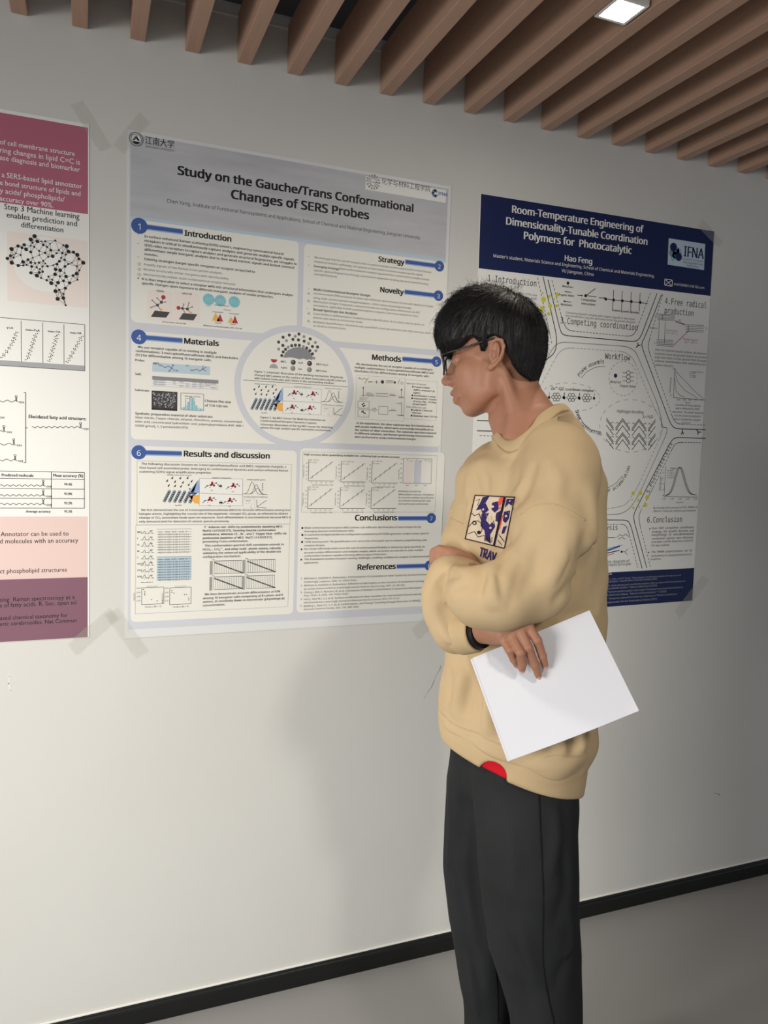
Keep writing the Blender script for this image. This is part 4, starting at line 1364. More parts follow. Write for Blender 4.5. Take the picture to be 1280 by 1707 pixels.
# photocatalysis and conclusion cell
cell_part('cell_outline', (r3.pts(925, 146, 690, 138, 655, 165, 450, 560, 358, 745, 362, 800, 462, 1168), .0026, INK, None),
          (r3.pts(888, 180, 715, 176, 680, 195, 500, 560, 400, 745, 402, 805, 492, 1168), .002, INK2, .012))
cell_part('cell_outline', (r3.pts(60, 790, 310, 792, 335, 830, 425, 1172), .0026, INK, None), (r3.pts(100, 824, 290, 824, 315, 870, 390, 1165), .002, INK2, .012))
g = Fig()
Fig.face = 'mono'
arc_text('5.Photocatalysis', r3.pts(478, 585, 560, 400, 668, 185), .026, .004)
Fig.face = 'sans'
Fig.face = 'mono'
r3.texts(g, [(465, 812, 738, '6.Conclusion')], INK, 3, .002, .8, 2)
Fig.face = 'sans'
r3.texts(g, [(513, 702, 862, 'By changing the amount of CPs, PMMA of'), (513, 728, 850, 'different molecular weights was obtained.')], INK2, 3)
r3.texts(g, [(482, 866, 492, '►'), (502, 864, 834, 'Over  DMF  competitive  coordination'), (502, 892, 832, 'strategy,  the  growth  direction  and'), (500, 918, 830, 'morphology   of   one-dimensional'), (500, 946, 828, 'coordination  polymer  were  effectively'), (498, 972, 826, 'controlled, and the dimension control of'), (497, 1000, 642, 'CPs was realized.'),
             (472, 1054, 484, '►'), (497, 1052, 820, 'The  PMMA  polymerization  can  be'), (494, 1082, 818, 'catalyzed by its unique photoelectronic'), (492, 1108, 575, 'properties.'),
             (60, 1136, 325, 'Schematic diagram of'), (60, 1160, 336, 'photocatalysis principle')], INK, 3, .002)
Fig.face = 'mono'
r3.texts(g, [(20, 875, 230, 'Catalysis')], INK, 3, .0, .8, 2)
Fig.face = 'sans'
build_split(g, 'photocatalysis_text', right)
g = Fig()
g.line(r3.pts(612, 365, 598, 605, 865, 610), .0014, INK2, 3)
for dx in (-14, 0, 14):
    pts = []
    for i in range(29):
        t = i / 28
        pts += [605 + 250 * t, 598 - 222 * math.exp(-((t - .47 - dx / 500.) / .2) ** 2) - 6 * t]
    g.line(r3.pts(*pts), .0014, INK2, 3)
for k in range(5):
    if k < 4:
        g.line(r3.pts(622, 402 + k * 18, 645, 402 + k * 18), .0012, INK2, 3)
    r3.texts(g, [(648, 390 + k * 18, 694 if k == 0 else 676, ('PMMA', 'CP-1', 'CP-2', 'CP-3', 'CP-4')[k])], INK2, 3)
    r3.texts(g, [(585 + k * 62, 630, 612 + k * 62, ('3.25', '3.75', '4.00', '4.25', '4.50')[k]), (582, 420 + k * 45, 600, ('1.00', '0.75', '0.50', '0.25', '0.00')[k])], INK2, 3)
r3.texts(g, [(690, 656, 748, 'Time (min)')], INK2, 3)
e = r3.w(572, 560); g.text_at('dW/dlogM', e[0], e[1], size=.012, mat=INK2, layer=3, ang=math.pi / 2)
g.build('peak_plot', right)
g = Fig()
g.poly(r3.pts(120, 1035, 250, 990, 252, 1002, 120, 1050), BLUE, 3); g.line(r3.pts(120, 1020, 275, 988), .002, BLUE2, 3)
g.line(r3.pts(120, 1060, 245, 1030), .003, NAVY, 3); g.line(r3.pts(120, 1080, 200, 1055), .0022, RED, 3); g.line(r3.pts(110, 931, 212, 930), .0022, INK, 3)
g.disc(r3.w(263, 1042), .004, INK, 3, 10)
for q in ((263, 1042, 290, 1042, 312, 1020), (290, 1042, 308, 1064), (225, 930, 250, 905, 270, 920, 295, 902, 320, 922), (240, 940, 265, 928, 290, 940)):
    g.line(r3.pts(*q), .0016, INK2, 3)
g.build('principle_figure', right)
fv = RZT - r3.w(850, 1170)[1] + 0.011
g = Fig(); g.poly([RP(.001, fv), RP(RW_ - .001, fv), RP(RW_ - .001, RH_ - .001), RP(.001, RH_ - .001)], NAVY, 1)
fb = g.build('footer_band', right)
g = Fig()
r3.texts(g, [(0, 1232, 185, 'References')], WHITE, 3)
r3.texts(g, [(60, 1270, 730, 'W. Wang, X. Li, Y. Chen, and W. Zhang, "Photocatalysis: Coordination polymers for reduction and'), (60, 1290, 545, 'functional application." Coordination Chemistry Reviews 2022.'), (60, 1322, 765, 'X. Chang, et al. Single-dimensional coordination polymer effect on electrochemical conversion of'), (60, 1345, 545, 'luminescence-based reaction." Science Advances 5 (2019).'), (60, 1372, 745, 'Y. Liu, et al. Titanium-based coupled metal-organic framework improves photocatalysis to'), (60, 1398, 620, 'Polymers in electronic release. "Nature Communications" 11 (2020).'), (60, 1425, 700, 'S. Guo, et al. "Nanoporous Network Formation by Combination of Relations and Reaction'), (60, 1455, 545, 'Growth." Angewandte Chemie International Edition (2021).')], INK3, 3)
build_split(g, 'reference_text', fb)
Fig.tilt = 0.0
COL.objects.unlink(_tobj)
bpy.data.objects.remove(_tobj)

# =================================================================== clear tape at the corners, marks on the wall
tape_mat = bpy.data.materials.new('clear_tape')
tape_mat.use_nodes = True
tn = tape_mat.node_tree
tb = tn.nodes['Principled BSDF']
tb.inputs['Base Color'].default_value = (*srgb(206, 205, 192), 1)
tb.inputs['Roughness'].default_value = 0.22
tb.inputs['Alpha'].default_value = 0.10


def tape(a, b, width, label, y=0.0026):
    """a strip of clear tape from photo point a to b, with thickness and slightly wavy ends"""
    A, B = np.array(wallpt(*a)), np.array(wallpt(*b))
    d = (B - A) / np.linalg.norm(B - A)
    nn = np.array([-d[1], d[0]]) * width / 2
    v, f = [], []
    N = 12
    for i in range(N + 1):
        p = A + (B - A) * i / N
        for s in (-1, 1):
            q = p + nn * s + d * (0.002 * math.sin(7 * s + i) if i in (0, N) else 0)
            lift = -y - 0.0006 * math.sin(i * 1.7)
            v += [(q[0], lift, q[1]), (q[0], lift + 0.0004, q[1])]
    for i in range(N):
        k = 4 * i
        f += [(k, k + 2, k + 6, k + 4), (k + 1, k + 5, k + 7, k + 3), (k, k + 4, k + 5, k + 1), (k + 2, k + 3, k + 7, k + 6)]
    f += [(0, 1, 3, 2), (4 * N, 4 * N + 2, 4 * N + 3, 4 * N + 1)]
    c = (A + B) / 2
    o = mesh_obj('clear_tape_strip', v, f, tape_mat, loc=(c[0], 0, c[1]))
    tag(o, label, 'tape', 'clear tape strips at the poster corners')
    return o


tape((119, 1083), (190, 1021), .036, 'clear tape strip under the lower right corner of the mauve poster')
tape((184, 1018), (236, 1091), .036, 'clear tape strip under the lower left corner of the pale numbered poster', .0036)
tape((690, 1058), (728, 1022), .040, 'clear tape strip at the lower right corner of the pale poster beside the sleeve')
tape((126, 172), (175, 250), .030, 'clear tape strip across the upper right corner of the mauve poster')
tape((1128, 1024), (1176, 962), .036, 'clear tape strip across the lower right corner of the navy poster')
tape((1166, 372), (1200, 408), .030, 'clear tape strip across the upper right corner of the navy poster')
tape((196, 250), (240, 196), .030, 'clear tape strip across the upper left corner of the pale numbered poster')

crack_mat = new_mat('paint_crack', srgb(96, 92, 86), 0.8, 0.1)
chip_mat = new_mat('bare_plaster', srgb(226, 222, 212), 0.8, 0.1)


def mark(name, pts, w, mat, label):
    g = Fig()
    P = [np.array(wallpt(*p)) for p in pts]
    c = sum(P) / len(P)
    for a, b, i in zip(P[:-1], P[1:], range(99)):
        g.line([a, b], w * (0.5 + (i % 3) * .4), mat, -14)
    o = mesh_obj(name, g.v, g.f, [mat], midx=g.m, loc=(c[0], 0, c[1]))
    tag(o, label, 'wall mark')


mark('paint_crack', [(706, 1166), (714, 1152), (719, 1146), (724, 1134), (728, 1124), (732, 1118), (735, 1110)], .0011, crack_mat, 'thin diagonal scratch in the wall paint left of the sweatshirt hem')
mark('paint_scuff', [(15, 1118), (16, 1128), (14, 1140), (18, 1150), (15, 1160)], .003, chip_mat, 'pale vertical paint scuff on the wall below the mauve poster')
mark('paint_crack', [(1189, 1322), (1196, 1323), (1200, 1326)], .0024, crack_mat, 'short dark scuff on the wall right of the person above the skirting')
mark('paint_crack', [(566, 1537), (580, 1548), (592, 1557), (600, 1559)], .0012, chip_mat, 'fine curved crack in the wall paint just above the skirting')

# =================================================================== the person: signed-distance shapes meshed with surface nets
D0 = 1.45
AX = np.array([RT[0], RT[1], 0.0]); AX /= np.linalg.norm(AX)
CX = np.array([FW[0], FW[1], 0.0]); CX /= np.linalg.norm(CX)
ORG = np.array([CAM[0], CAM[1], 0.0]) + D0 * CX


def PF(px, py, w=0.0):
    """photo point at depth w behind the person's mid plane -> person frame (right, away, up)"""
    d = ray(px, py)
    t = (D0 + w) / (d @ CX)
    p = CAM + t * d - ORG
    return np.array([p @ AX, p @ CX, p[2]])


def to_world(P):
    P = np.asarray(P, float)
    return ORG + P[:, :1] * AX + P[:, 1:2] * CX + P[:, 2:3] * np.array([0, 0, 1.0])


def smin(a, b, k):
    h = np.clip(0.5 + 0.5 * (b - a) / k, 0, 1)
    return b + (a - b) * h - k * h * (1 - h)


def smax(a, b, k):
    return -smin(-a, -b, k)


def cap(P, pts, rad, k=0.0):
    d = None
    for i in range(len(pts) - 1):
        a, b = np.asarray(pts[i]), np.asarray(pts[i + 1])
        ab = b - a
        t = np.clip(((P - a) @ ab) / (ab @ ab), 0, 1)
        q = np.linalg.norm(P - a - t[..., None] * ab, axis=-1) - (rad[i] + (rad[i + 1] - rad[i]) * t)
        d = q if d is None else (smin(d, q, k) if k else np.minimum(d, q))
    return d


def ell(P, c, r, M=None):
    q = P - np.asarray(c)
    if M is not None:
        q = q @ np.asarray(M).T
    r = np.asarray(r)
    k0 = np.linalg.norm(q / r, axis=-1)
    k1 = np.linalg.norm(q / (r * r), axis=-1)
    return k0 * (k0 - 1.0) / np.maximum(k1, 1e-6)


def poly2(x, y, poly):
    """signed distance to a 2D polygon (negative inside)"""
    pl = np.asarray(poly, float)
    d = np.full(x.shape, 1e9)
    s = np.ones(x.shape)
    n = len(pl)
    for i in range(n):
        a, b = pl[i], pl[i - 1]
        e = b - a
        wx, wy = x - a[0], y - a[1]
        t = np.clip((wx * e[0] + wy * e[1]) / (e @ e), 0, 1)
        d = np.minimum(d, (wx - e[0] * t) ** 2 + (wy - e[1] * t) ** 2)
        c1_, c2_, c3_ = y >= a[1], y < b[1], e[0] * wy > e[1] * wx
        flip = (c1_ & c2_ & c3_) | (~c1_ & ~c2_ & ~c3_)
        s = np.where(flip, -s, s)
    return s * np.sqrt(d)


def surface_nets(f, lo, hi, h, blk=8, slack=2.2):
    lo = np.asarray(lo, float); hi = np.asarray(hi, float)
    nb = np.ceil((hi - lo) / (h * blk)).astype(int)
    n = nb * blk + 1
    V = np.full(n, 1.0)
    # coarse pass
    ci = [lo[a] + (np.arange(nb[a]) + .5) * blk * h for a in range(3)]
    G = np.stack(np.meshgrid(*ci, indexing='ij'), -1).reshape(-1, 3)
    dc = f(G)
    near = np.abs(dc) < blk * h * 0.87 * slack
    sg = np.where(dc < 0, -1.0, 1.0).reshape(nb)
    V[:-1, :-1, :-1] = np.repeat(np.repeat(np.repeat(sg, blk, 0), blk, 1), blk, 2)
    V[-1] = V[-2]; V[:, -1] = V[:, -2]; V[:, :, -1] = V[:, :, -2]
    bi = np.argwhere(near.reshape(nb))
    r = np.arange(blk + 1)
    loc = np.stack(np.meshgrid(r, r, r, indexing='ij'), -1).reshape(-1, 3)
    for s in range(0, len(bi), 400):
        b = bi[s:s + 400]
        I = (b[:, None, :] * blk + loc[None]).reshape(-1, 3)
        V[I[:, 0], I[:, 1], I[:, 2]] = f(lo + I * h)
    ins = V < 0
    cnt = np.zeros(n - 1, dtype=np.int8)
    for dx in (0, 1):
        for dy in (0, 1):
            for dz in (0, 1):
                cnt += ins[dx:n[0] - 1 + dx, dy:n[1] - 1 + dy, dz:n[2] - 1 + dz]
    cells = np.argwhere((cnt > 0) & (cnt < 8))
    idx = -np.ones(n - 1, dtype=np.int64)
    idx[cells[:, 0], cells[:, 1], cells[:, 2]] = np.arange(len(cells))
    acc = np.zeros((len(cells), 3)); num = np.zeros(len(cells))
    cor = [(a, b, c) for a in (0, 1) for b in (0, 1) for c in (0, 1)]
    for p in cor:
        for ax in range(3):
            if p[ax]:
                continue
            q = list(p); q[ax] = 1
            va = V[cells[:, 0] + p[0], cells[:, 1] + p[1], cells[:, 2] + p[2]]
            vb = V[cells[:, 0] + q[0], cells[:, 1] + q[1], cells[:, 2] + q[2]]
            m = (va < 0) != (vb < 0)
            t = np.where(m, va / np.where(m, va - vb, 1), 0)
            pt = np.array(p, float)[None] + 0 * acc
            pt[:, ax] = t
            acc += pt * m[:, None]; num += m
    verts = lo + (cells + acc / num[:, None]) * h
    quads = []
    for ax in range(3):
        o1, o2 = (ax + 1) % 3, (ax + 2) % 3
        sl = [slice(None)] * 3; sh = [slice(None)] * 3
        sl[ax] = slice(0, -1); sh[ax] = slice(1, None)
        a, b = ins[tuple(sl)], ins[tuple(sh)]
        e = np.argwhere(a != b)
        e = e[(e[:, o1] > 0) & (e[:, o2] > 0) & (e[:, o1] < n[o1] - 1) & (e[:, o2] < n[o2] - 1)]
        pos = a[e[:, 0], e[:, 1], e[:, 2]]
        def cell_id(d1, d2):
            c = e.copy(); c[:, o1] -= d1; c[:, o2] -= d2
            return idx[c[:, 0], c[:, 1], c[:, 2]]
        q = np.stack([cell_id(1, 1), cell_id(0, 1), cell_id(0, 0), cell_id(1, 0)], -1)
        q[~pos] = q[~pos][:, ::-1]
        quads.append(q)
    quads = np.concatenate(quads)
    return verts, quads[(quads >= 0).all(1)]


def relax(v, q, n=1, lam=0.5):
    e = np.concatenate([q[:, [0, 1]], q[:, [1, 2]], q[:, [2, 3]], q[:, [3, 0]]])
    for _ in range(n):
        s = np.zeros_like(v); c = np.zeros(len(v))
        np.add.at(s, e[:, 0], v[e[:, 1]]); np.add.at(c, e[:, 0], 1)
        np.add.at(s, e[:, 1], v[e[:, 0]]); np.add.at(c, e[:, 1], 1)
        v = v + lam * (s / np.maximum(c, 1)[:, None] - v)
    return v


def sdf_obj(name, f, lo, hi, h, mat, parent, sm=1, slack=2.2):
    v, q = surface_nets(f, lo, hi, h, slack=slack)
    if sm:
        v = relax(v, q, sm)
    return mesh_obj(name, to_world(v), q, mat, parent, smooth=True)


def hit(f, px, py, w0=-0.45, w1=0.35):
    """first point along the sight line of photo point (px, py) that meets surface f"""
    ws = np.linspace(w0, w1, 161)
    P = np.array([PF(px, py, w) for w in ws])
    d = f(P)
    k = np.argmax(d < 0) if (d < 0).any() else int(np.argmin(d))
    if k > 0 and d[k] < 0:
        t = d[k - 1] / (d[k - 1] - d[k])
        return P[k - 1] + (P[k] - P[k - 1]) * t
    return P[k]


def hits(f, pxy, w0=-0.45, w1=0.35, n=121):
    pxy = np.asarray(pxy, float)
    N = len(pxy)
    dirs = np.stack([ray(p[0], p[1]) for p in pxy])
    dd = dirs @ CX
    t = (D0 + np.linspace(w0, w1, n))[None] / dd[:, None]
    Pw = CAM[None, None] + t[..., None] * dirs[:, None] - ORG
    P = np.stack([Pw @ AX, Pw @ CX, Pw[..., 2]], -1)
    d = f(P.reshape(-1, 3)).reshape(N, n)
    k = np.where((d < 0).any(1), np.argmax(d < 0, 1), np.argmin(d, 1))
    k = np.maximum(k, 1)
    r = np.arange(N)
    d0, d1 = d[r, k - 1], d[r, k]
    tt = np.clip(np.where(d1 < 0, d0 / (d0 - d1 + 1e-12), 1.0), 0, 1)
    return P[r, k - 1] + (P[r, k] - P[r, k - 1]) * tt[:, None]


# ------------------------------------------------------------------ materials of the person
skin_mat = noise_mat('skin', srgb(172, 124, 99), srgb(160, 112, 88), 26.0, 0.5, 0.35, detail=5, bump=0.08, bscale=260)
sb = skin_mat.node_tree.nodes['Principled BSDF']
sb.inputs['Subsurface Weight'].default_value = 0.12
sb.inputs['Subsurface Radius'].default_value = (0.012, 0.005, 0.003)
hair_mat = new_mat('hair_black', srgb(24, 22, 22), 0.5, 0.35)
lip_mat = new_mat('lip', srgb(158, 92, 84), 0.45, 0.4)
fleece = noise_mat('fleece_beige', srgb(196, 172, 136), srgb(187, 162, 125), 7.0, 0.9, 0.12, bump=0.05, bscale=700)
rib_mat = noise_mat('rib_beige', srgb(195, 171, 134), srgb(186, 161, 123), 9.0, 0.9, 0.12, bump=0.10, bscale=500)
jean_mat = noise_mat('denim_black', srgb(23, 24, 25), srgb(48, 49, 50), 4.0, 0.85, 0.15, detail=6, bump=0.25, bscale=600)
seam_mat = new_mat('seam_black', srgb(26, 27, 28), 0.9, 0.1)
red_mat = new_mat('tee_red', srgb(200, 24, 40), 0.85, 0.15)
frame_mat = new_mat('frame_black', srgb(24, 24, 26), 0.3, 0.5)
metal_mat = new_mat('frame_metal', srgb(150, 150, 152), 0.3, 0.5, 0.8)
sleeve_shade_mat = new_mat('sleeve_shade_black', srgb(18, 17, 18), 0.6, 0.3)  # black tone for the shade inside the cuff opening
paper_mat = noise_mat('paper_white', srgb(220, 220, 224), srgb(214, 214, 219), 6.0, 0.7, 0.2, bump=0.1, bscale=14)
print_navy = new_mat('print_ink_navy', srgb(52, 42, 92), 0.85, 0.1)
print_dark = new_mat('print_ink_dark', srgb(44, 32, 44), 0.85, 0.1)
print_red = new_mat('print_ink_red', srgb(222, 84, 70), 0.85, 0.1)
print_cream = new_mat('print_ink_cream', srgb(206, 188, 164), 0.85, 0.1)
shoe_mat = new_mat('shoe_dark', srgb(36, 36, 38), 0.6, 0.3)
sole_mat = new_mat('sole_white', srgb(200, 198, 192), 0.6, 0.3)

person = empty('person', (ORG + 0.25 * AX)[:3] * np.array([1, 1, 0]))
tag(person, 'person in glasses and beige sweatshirt standing with crossed arms, reading the posters', 'person')

# ------------------------------------------------------------------ head frame (mm in x forward, y to the viewer's side, z up)
TH = math.radians(20)
PT = math.radians(6)
HS = 0.00101
f0 = np.array([-math.cos(TH), math.sin(TH), 0.0])
hl = np.array([-math.sin(TH), -math.cos(TH), 0.0])
up_ = np.array([0, 0, 1.0])
hf = math.cos(PT) * f0 - math.sin(PT) * up_
hu = math.cos(PT) * up_ + math.sin(PT) * f0
HM = np.stack([hf, hl, hu])
HC = PF(833, 600, 0.066)


def to_head(P):
    return ((P - HC) @ HM.T) / HS


def from_head(q):
    return HC + (np.asarray(q, float) * HS) @ HM


def head_mm(q):
    x, y, z = q[..., 0], q[..., 1], q[..., 2]
    s = np.stack([x, np.abs(y), z], -1)
    d = ell(s, (-4, 0, 36), (86, 74, 78))
    d = smin(d, ell(s, (45, 0, 44), (46, 60, 50)), 14)
    d = smin(d, ell(s, (44, 0, -24), (44, 55, 60)), 16)
    d = smin(d, ell(s, (54, 42, -17), (24, 19, 19)), 16)
    d = smin(d, ell(s, (40, 47, -44), (36, 17, 36)), 18)
    d = smin(d, ell(s, (88, 0, -22), (17, 19, 25)), 8)
    d = smin(d, cap(s, [(6, 57, -22), (12, 51, -60), (48, 34, -84), (62, 12, -91)], [15, 15, 14, 14]), 18)
    d = smin(d, ell(s, (64, 0, -88), (15, 19, 15)), 12)
    d = smin(d, ell(s, (36, 0, -72), (40, 38, 26)), 18)
    d = smin(d, ell(s, (82, 0, -62), (17, 27, 20)), 14)
    d = smax(d, -ell(s, (97, 31, 6), (18, 18, 13)), 10)
    d = smin(d, ell(s, (76, 31, 5), (13.5, 14.5, 12.5)), 3)
    d = smin(d, cap(s, [(90, 12, 21), (86, 34, 25), (72, 52, 20)], [6, 6, 5]), 10)
    d = smin(d, cap(s, [(88, 0, 10), (100, 0, -12), (112, 0, -30)], [7, 7.5, 9.5]), 9)
    d = smin(d, ell(s, (98, 12, -34), (13, 8.5, 9)), 6)
    d = smax(d, -ell(s, (92, 31, 5), (8, 11, 3.0)), 1.5)
    # lips, slightly parted
    d = smin(d, cap(s, [(99, 0, -56), (94, 14, -60), (83, 26, -65)], [6, 5.2, 3]), 5)
    d = smin(d, cap(s, [(93, 0, -72), (89, 13, -71), (82, 24, -67)], [6.6, 5.6, 3]), 5)
    d = smax(d, -ell(s, (101, 0, -64.5), (17, 22, 2.4)), 2.5)
    # neck
    return d


def ear_mm(q):
    """left and right ear; y is mirrored"""
    s = np.stack([q[..., 0], np.abs(q[..., 1]), q[..., 2]], -1)
    s = (s - np.array([-8, 72, 4])) / .88 + np.array([-8, 72, 4])
    t = math.radians(14)
    x = s[..., 0] * math.cos(t) + s[..., 2] * math.sin(t)
    z = -s[..., 0] * math.sin(t) + s[..., 2] * math.cos(t)
    s = np.stack([x, s[..., 1], z], -1)
    hel = [(2, 78, 2), (6, 80, 14), (3, 82, 26), (-6, 85, 33), (-17, 88, 31), (-24, 90, 20), (-24, 89, 6), (-19, 85, -10), (-11, 80, -20), (-3, 77, -26)]
    d = cap(s, hel, [2.5, 3.2, 3.6, 3.8, 3.8, 3.8, 3.6, 3.6, 4.5, 5.5], 2)
    d = smin(d, ell(s, (-9, 77, 6), (17, 5, 27)), 4)
    d = smin(d, cap(s, [(-8, 83, 23), (-14, 84, 12), (-13, 83, -2), (-5, 80, -11)], [2.6, 3, 3, 3]), 3)
    d = smax(d, -ell(s, (-3, 85, 0), (9, 9, 11)), 3)
    d = smax(d, -ell(s, (-4, 87, 17), (6, 5, 8)), 3)
    d = smin(d, ell(s, (4, 77, -2), (5, 5, 6)), 3)
    return smin(d, ell(s, (-1, 76, -26), (7, 5, 7.5)), 4) * .88


neck_pts = [PF(846, 622, .07), PF(862, 668, .055), PF(884, 716, .03), PF(893, 770, .0)]
neck_rad = [.049, .052, .064, .075]


def head_f(P):
    q = to_head(P)
    d = smin(head_mm(q), ear_mm(q), 3) * HS
    n = cap(P, neck_pts, neck_rad)
    n = smin(n, cap(P, [from_head((-14, 52, -34)), PF(858, 690, -.005), PF(850, 728, -.02)], [.011, .011, .008]), .02)
    n = smin(n, cap(P, [PF(828, 700, .055), PF(835, 722, .03)], [.013, .010]), .03)
    return smin(d, n, .016)


hb = np.array([from_head(c) for c in ((-140, -110, -150), (140, 110, 150))])
lo = np.min([HC - .16, PF(800, 790, -.08)], 0); hi = np.max([HC + .15, PF(960, 700, .12)], 0)
lo[0] -= .0
hv, hq = surface_nets(head_f, lo, hi, 0.0019)
hv = relax(hv, hq, 1, .35)

# ------------------------------------------------------------------ right hand holding the papers, left hand on the sleeve
S = lambda px, py, w: PF(px, py, w)
HW = -0.218
fing = {
    'index': ([S(880, 1043, HW + .004), S(896, 1068, HW - .010), S(905, 1094, HW - .004), S(909, 1110, HW + .004)], [.0088, .0080, .0072, .0058]),
    'middle': ([S(866, 1048, HW), S(881, 1080, HW - .016), S(892, 1108, HW - .008), S(898, 1126, HW + .002)], [.0090, .0083, .0075, .0060]),
    'ring': ([S(850, 1054, HW + .002), S(868, 1088, HW - .022), S(872, 1106, HW - .012), S(871, 1116, HW - .002)], [.0086, .0080, .0070, .0058]),
    'little': ([S(836, 1060, HW + .004), S(850, 1084, HW - .014), S(857, 1100, HW - .008), S(862, 1109, HW)], [.0080, .0072, .0062, .0052]),
}


def rhand_f(P):
    wrist = S(806, 1050, HW + .040)
    d = cap(P, [S(788, 1047, HW + .055), wrist, S(838, 1052, HW + .018)], [.023, .024, .022])
    for nm, k in (('index', .016), ('middle', .016), ('ring', .015), ('little', .015)):
        p = fing[nm][0][0]
        d = smin(d, cap(P, [S(822, 1048, HW + .03), p], [.019, .0105]), .012)
    for nm in fing:
        p, r = fing[nm]
        d = smin(d, cap(P, p, r, .002), .0028)
    th = cap(P, [S(826, 1046, HW + .040), S(868, 1056, HW + .056), S(888, 1082, HW + .052), S(894, 1104, HW + .046)], [.017, .0125, .0105, .008])
    return smin(d, th, .008)


pts = np.concatenate([np.array(v[0]) for v in fing.values()] + [np.array([S(766, 1040, HW + .09), S(826, 1020, HW + .09), S(900, 1130, HW - .03)])])
rv, rq = surface_nets(rhand_f, pts.min(0) - .035, pts.max(0) + .03, 0.0011)

LW = -0.045


def lhand_f(P):
    d = cap(P, [S(796, 958, -.085), S(778, 940, -.062), S(752, 928, -.045)], [.020, .021, .019])
    for k in range(4):
        y = 916 + k * 5
        a = S(750, y + 6, -.05 + k * .004)
        d = smin(d, cap(P, [a, S(733, y, -.035), S(723, y + 4, -.012), S(722, y + 12, .012)], [.0105, .0092, .0082, .0065]), .004)
    return d


lv_, lq_ = surface_nets(lhand_f, np.min([S(722, 985, -.17), S(722, 985, .04)], 0) - .04, np.max([S(815, 890, .05), S(815, 890, -.17)], 0) + .04, 0.0014)


# ------------------------------------------------------------------ sweatshirt
PHI = math.radians(40)
tf = np.array([-math.cos(PHI), -math.sin(PHI)])
tl_ = np.array([math.sin(PHI), -math.cos(PHI)])
rows = [  # photo row, centre column, half width across, half depth
    (700, 890, .110, .075), (730, 888, .138, .090), (770, 884, .150, .104), (850, 880, .149, .122), (950, 881, .150, .126), (1020, 880, .152, .126),
    (1110, 868, .156, .130), (1180, 860, .158, .130), (1225, 858, .151, .126), (1262, 857, .139, .117), (1300, 856, .134, .112), (1340, 856, .132, .110)]
tz = np.array([PF(r[1], r[0])[2] for r in rows])[::-1]
ta = np.array([PF(r[1], r[0])[0] for r in rows])[::-1]
tA = np.array([r[2] for r in rows])[::-1]
tB = np.array([r[3] for r in rows])[::-1]


def torso_shape(P, grow=0.0):
    z = P[..., 2]
    ca = np.interp(z, tz, ta); A = np.interp(z, tz, tA) + grow; B = np.interp(z, tz, tB) + grow
    da, dc = P[..., 0] - ca, P[..., 1]
    u = np.abs(da * tl_[0] + dc * tl_[1]) / A
    v = np.abs(da * tf[0] + dc * tf[1]) / B
    q = (u ** 2.4 + v ** 2.4) ** (1 / 2.4)
    return (q - 1) * np.minimum(A, B) * 0.92


hem_n = np.array([0.31, 0.12, 1.0]); hem_n /= np.linalg.norm(hem_n)
hem_p = PF(858, 1251, 0)


def hem_plane(P):
    return -((P - hem_p) @ hem_n)


def notch_f(P):
    # the front hem lifts to a low arch between two turned-up corners
    return ell(P, S(826, 1305, -.14), (.024, .10, .031))


near_arm = ([S(928, 752, -.085), S(934, 800, -.135), S(921, 880, -.170), S(886, 970, -.195), S(838, 994, -.225), S(800, 994, -.215), S(782, 985, -.180)],
            [.053, .063, .066, .064, .055, .048, .042])
near_fore = ([S(782, 985, -.180), S(772, 965, -.10), S(758, 950, -.06)], [.040, .030, .026])
far_arm = ([S(836, 785, .11), S(812, 808, .125), S(793, 860, .095), S(778, 900, .050), S(762, 945, -.02), S(748, 966, -.07)], [.050, .050, .049, .044, .038, .036])
far_fore = ([S(794, 962, -.085), S(750, 962, -.10), S(741, 990, -.105), S(746, 1022, -.115), S(762, 1050, -.130), S(776, 1056, -.148)], [.026, .038, .036, .038, .039, .034])


def closed_spline(pts, n):
    pts = np.asarray(pts, float); m = len(pts); out = []
    for i in range(n):
        t = i * m / n; k = int(t); u = t - k
        p0_, p1_, p2_, p3_ = pts[(k - 1) % m], pts[k % m], pts[(k + 1) % m], pts[(k + 2) % m]
        out.append(.5 * ((2 * p1_) + (-p0_ + p2_) * u + (2 * p0_ - 5 * p1_ + 4 * p2_ - p3_) * u * u + (-p0_ + 3 * p1_ - 3 * p2_ + p3_) * u ** 3))
    return np.array(out)


def spline(pts, n):
    pts = np.asarray(pts, float); m = len(pts)
    ext = np.vstack([2 * pts[0] - pts[1], pts, 2 * pts[-1] - pts[-2]]); out = []
    for i in range(n):
        t = i * (m - 1) / (n - 1); k = min(int(t), m - 2); u = t - k
        p0_, p1_, p2_, p3_ = ext[k], ext[k + 1], ext[k + 2], ext[k + 3]
        out.append(.5 * ((2 * p1_) + (-p0_ + p2_) * u + (2 * p0_ - 5 * p1_ + 4 * p2_ - p3_) * u * u + (-p0_ + 3 * p1_ - 3 * p2_ + p3_) * u ** 3))
    return np.array(out)


# collar band: inner (upper) edge and outer (lower) edge round the neck, swept with a rounded section
col = [  # inner x, y, depth, outer x, y, depth
    (834, 722, .010, 828, 734, .018), (845, 735, -.030, 838, 750, -.040), (862, 733, -.052, 856, 756, -.072), (886, 714, -.052, 890, 736, -.082),
    (898, 696, -.036, 914, 708, -.070), (918, 681, -.004, 934, 690, -.030), (934, 676, .040, 948, 688, .030), (928, 676, .082, 942, 690, .090),
    (898, 682, .112, 906, 700, .130), (866, 694, .112, 862, 712, .128), (844, 706, .086, 834, 722, .098), (834, 716, .048, 824, 732, .056)]
cin = closed_spline([PF(c[0], c[1], c[2]) for c in col], 72)
cou = closed_spline([PF(c[3], c[4], c[5]) for c in col], 72)
ccen = (cin.mean(0) + cou.mean(0)) / 2


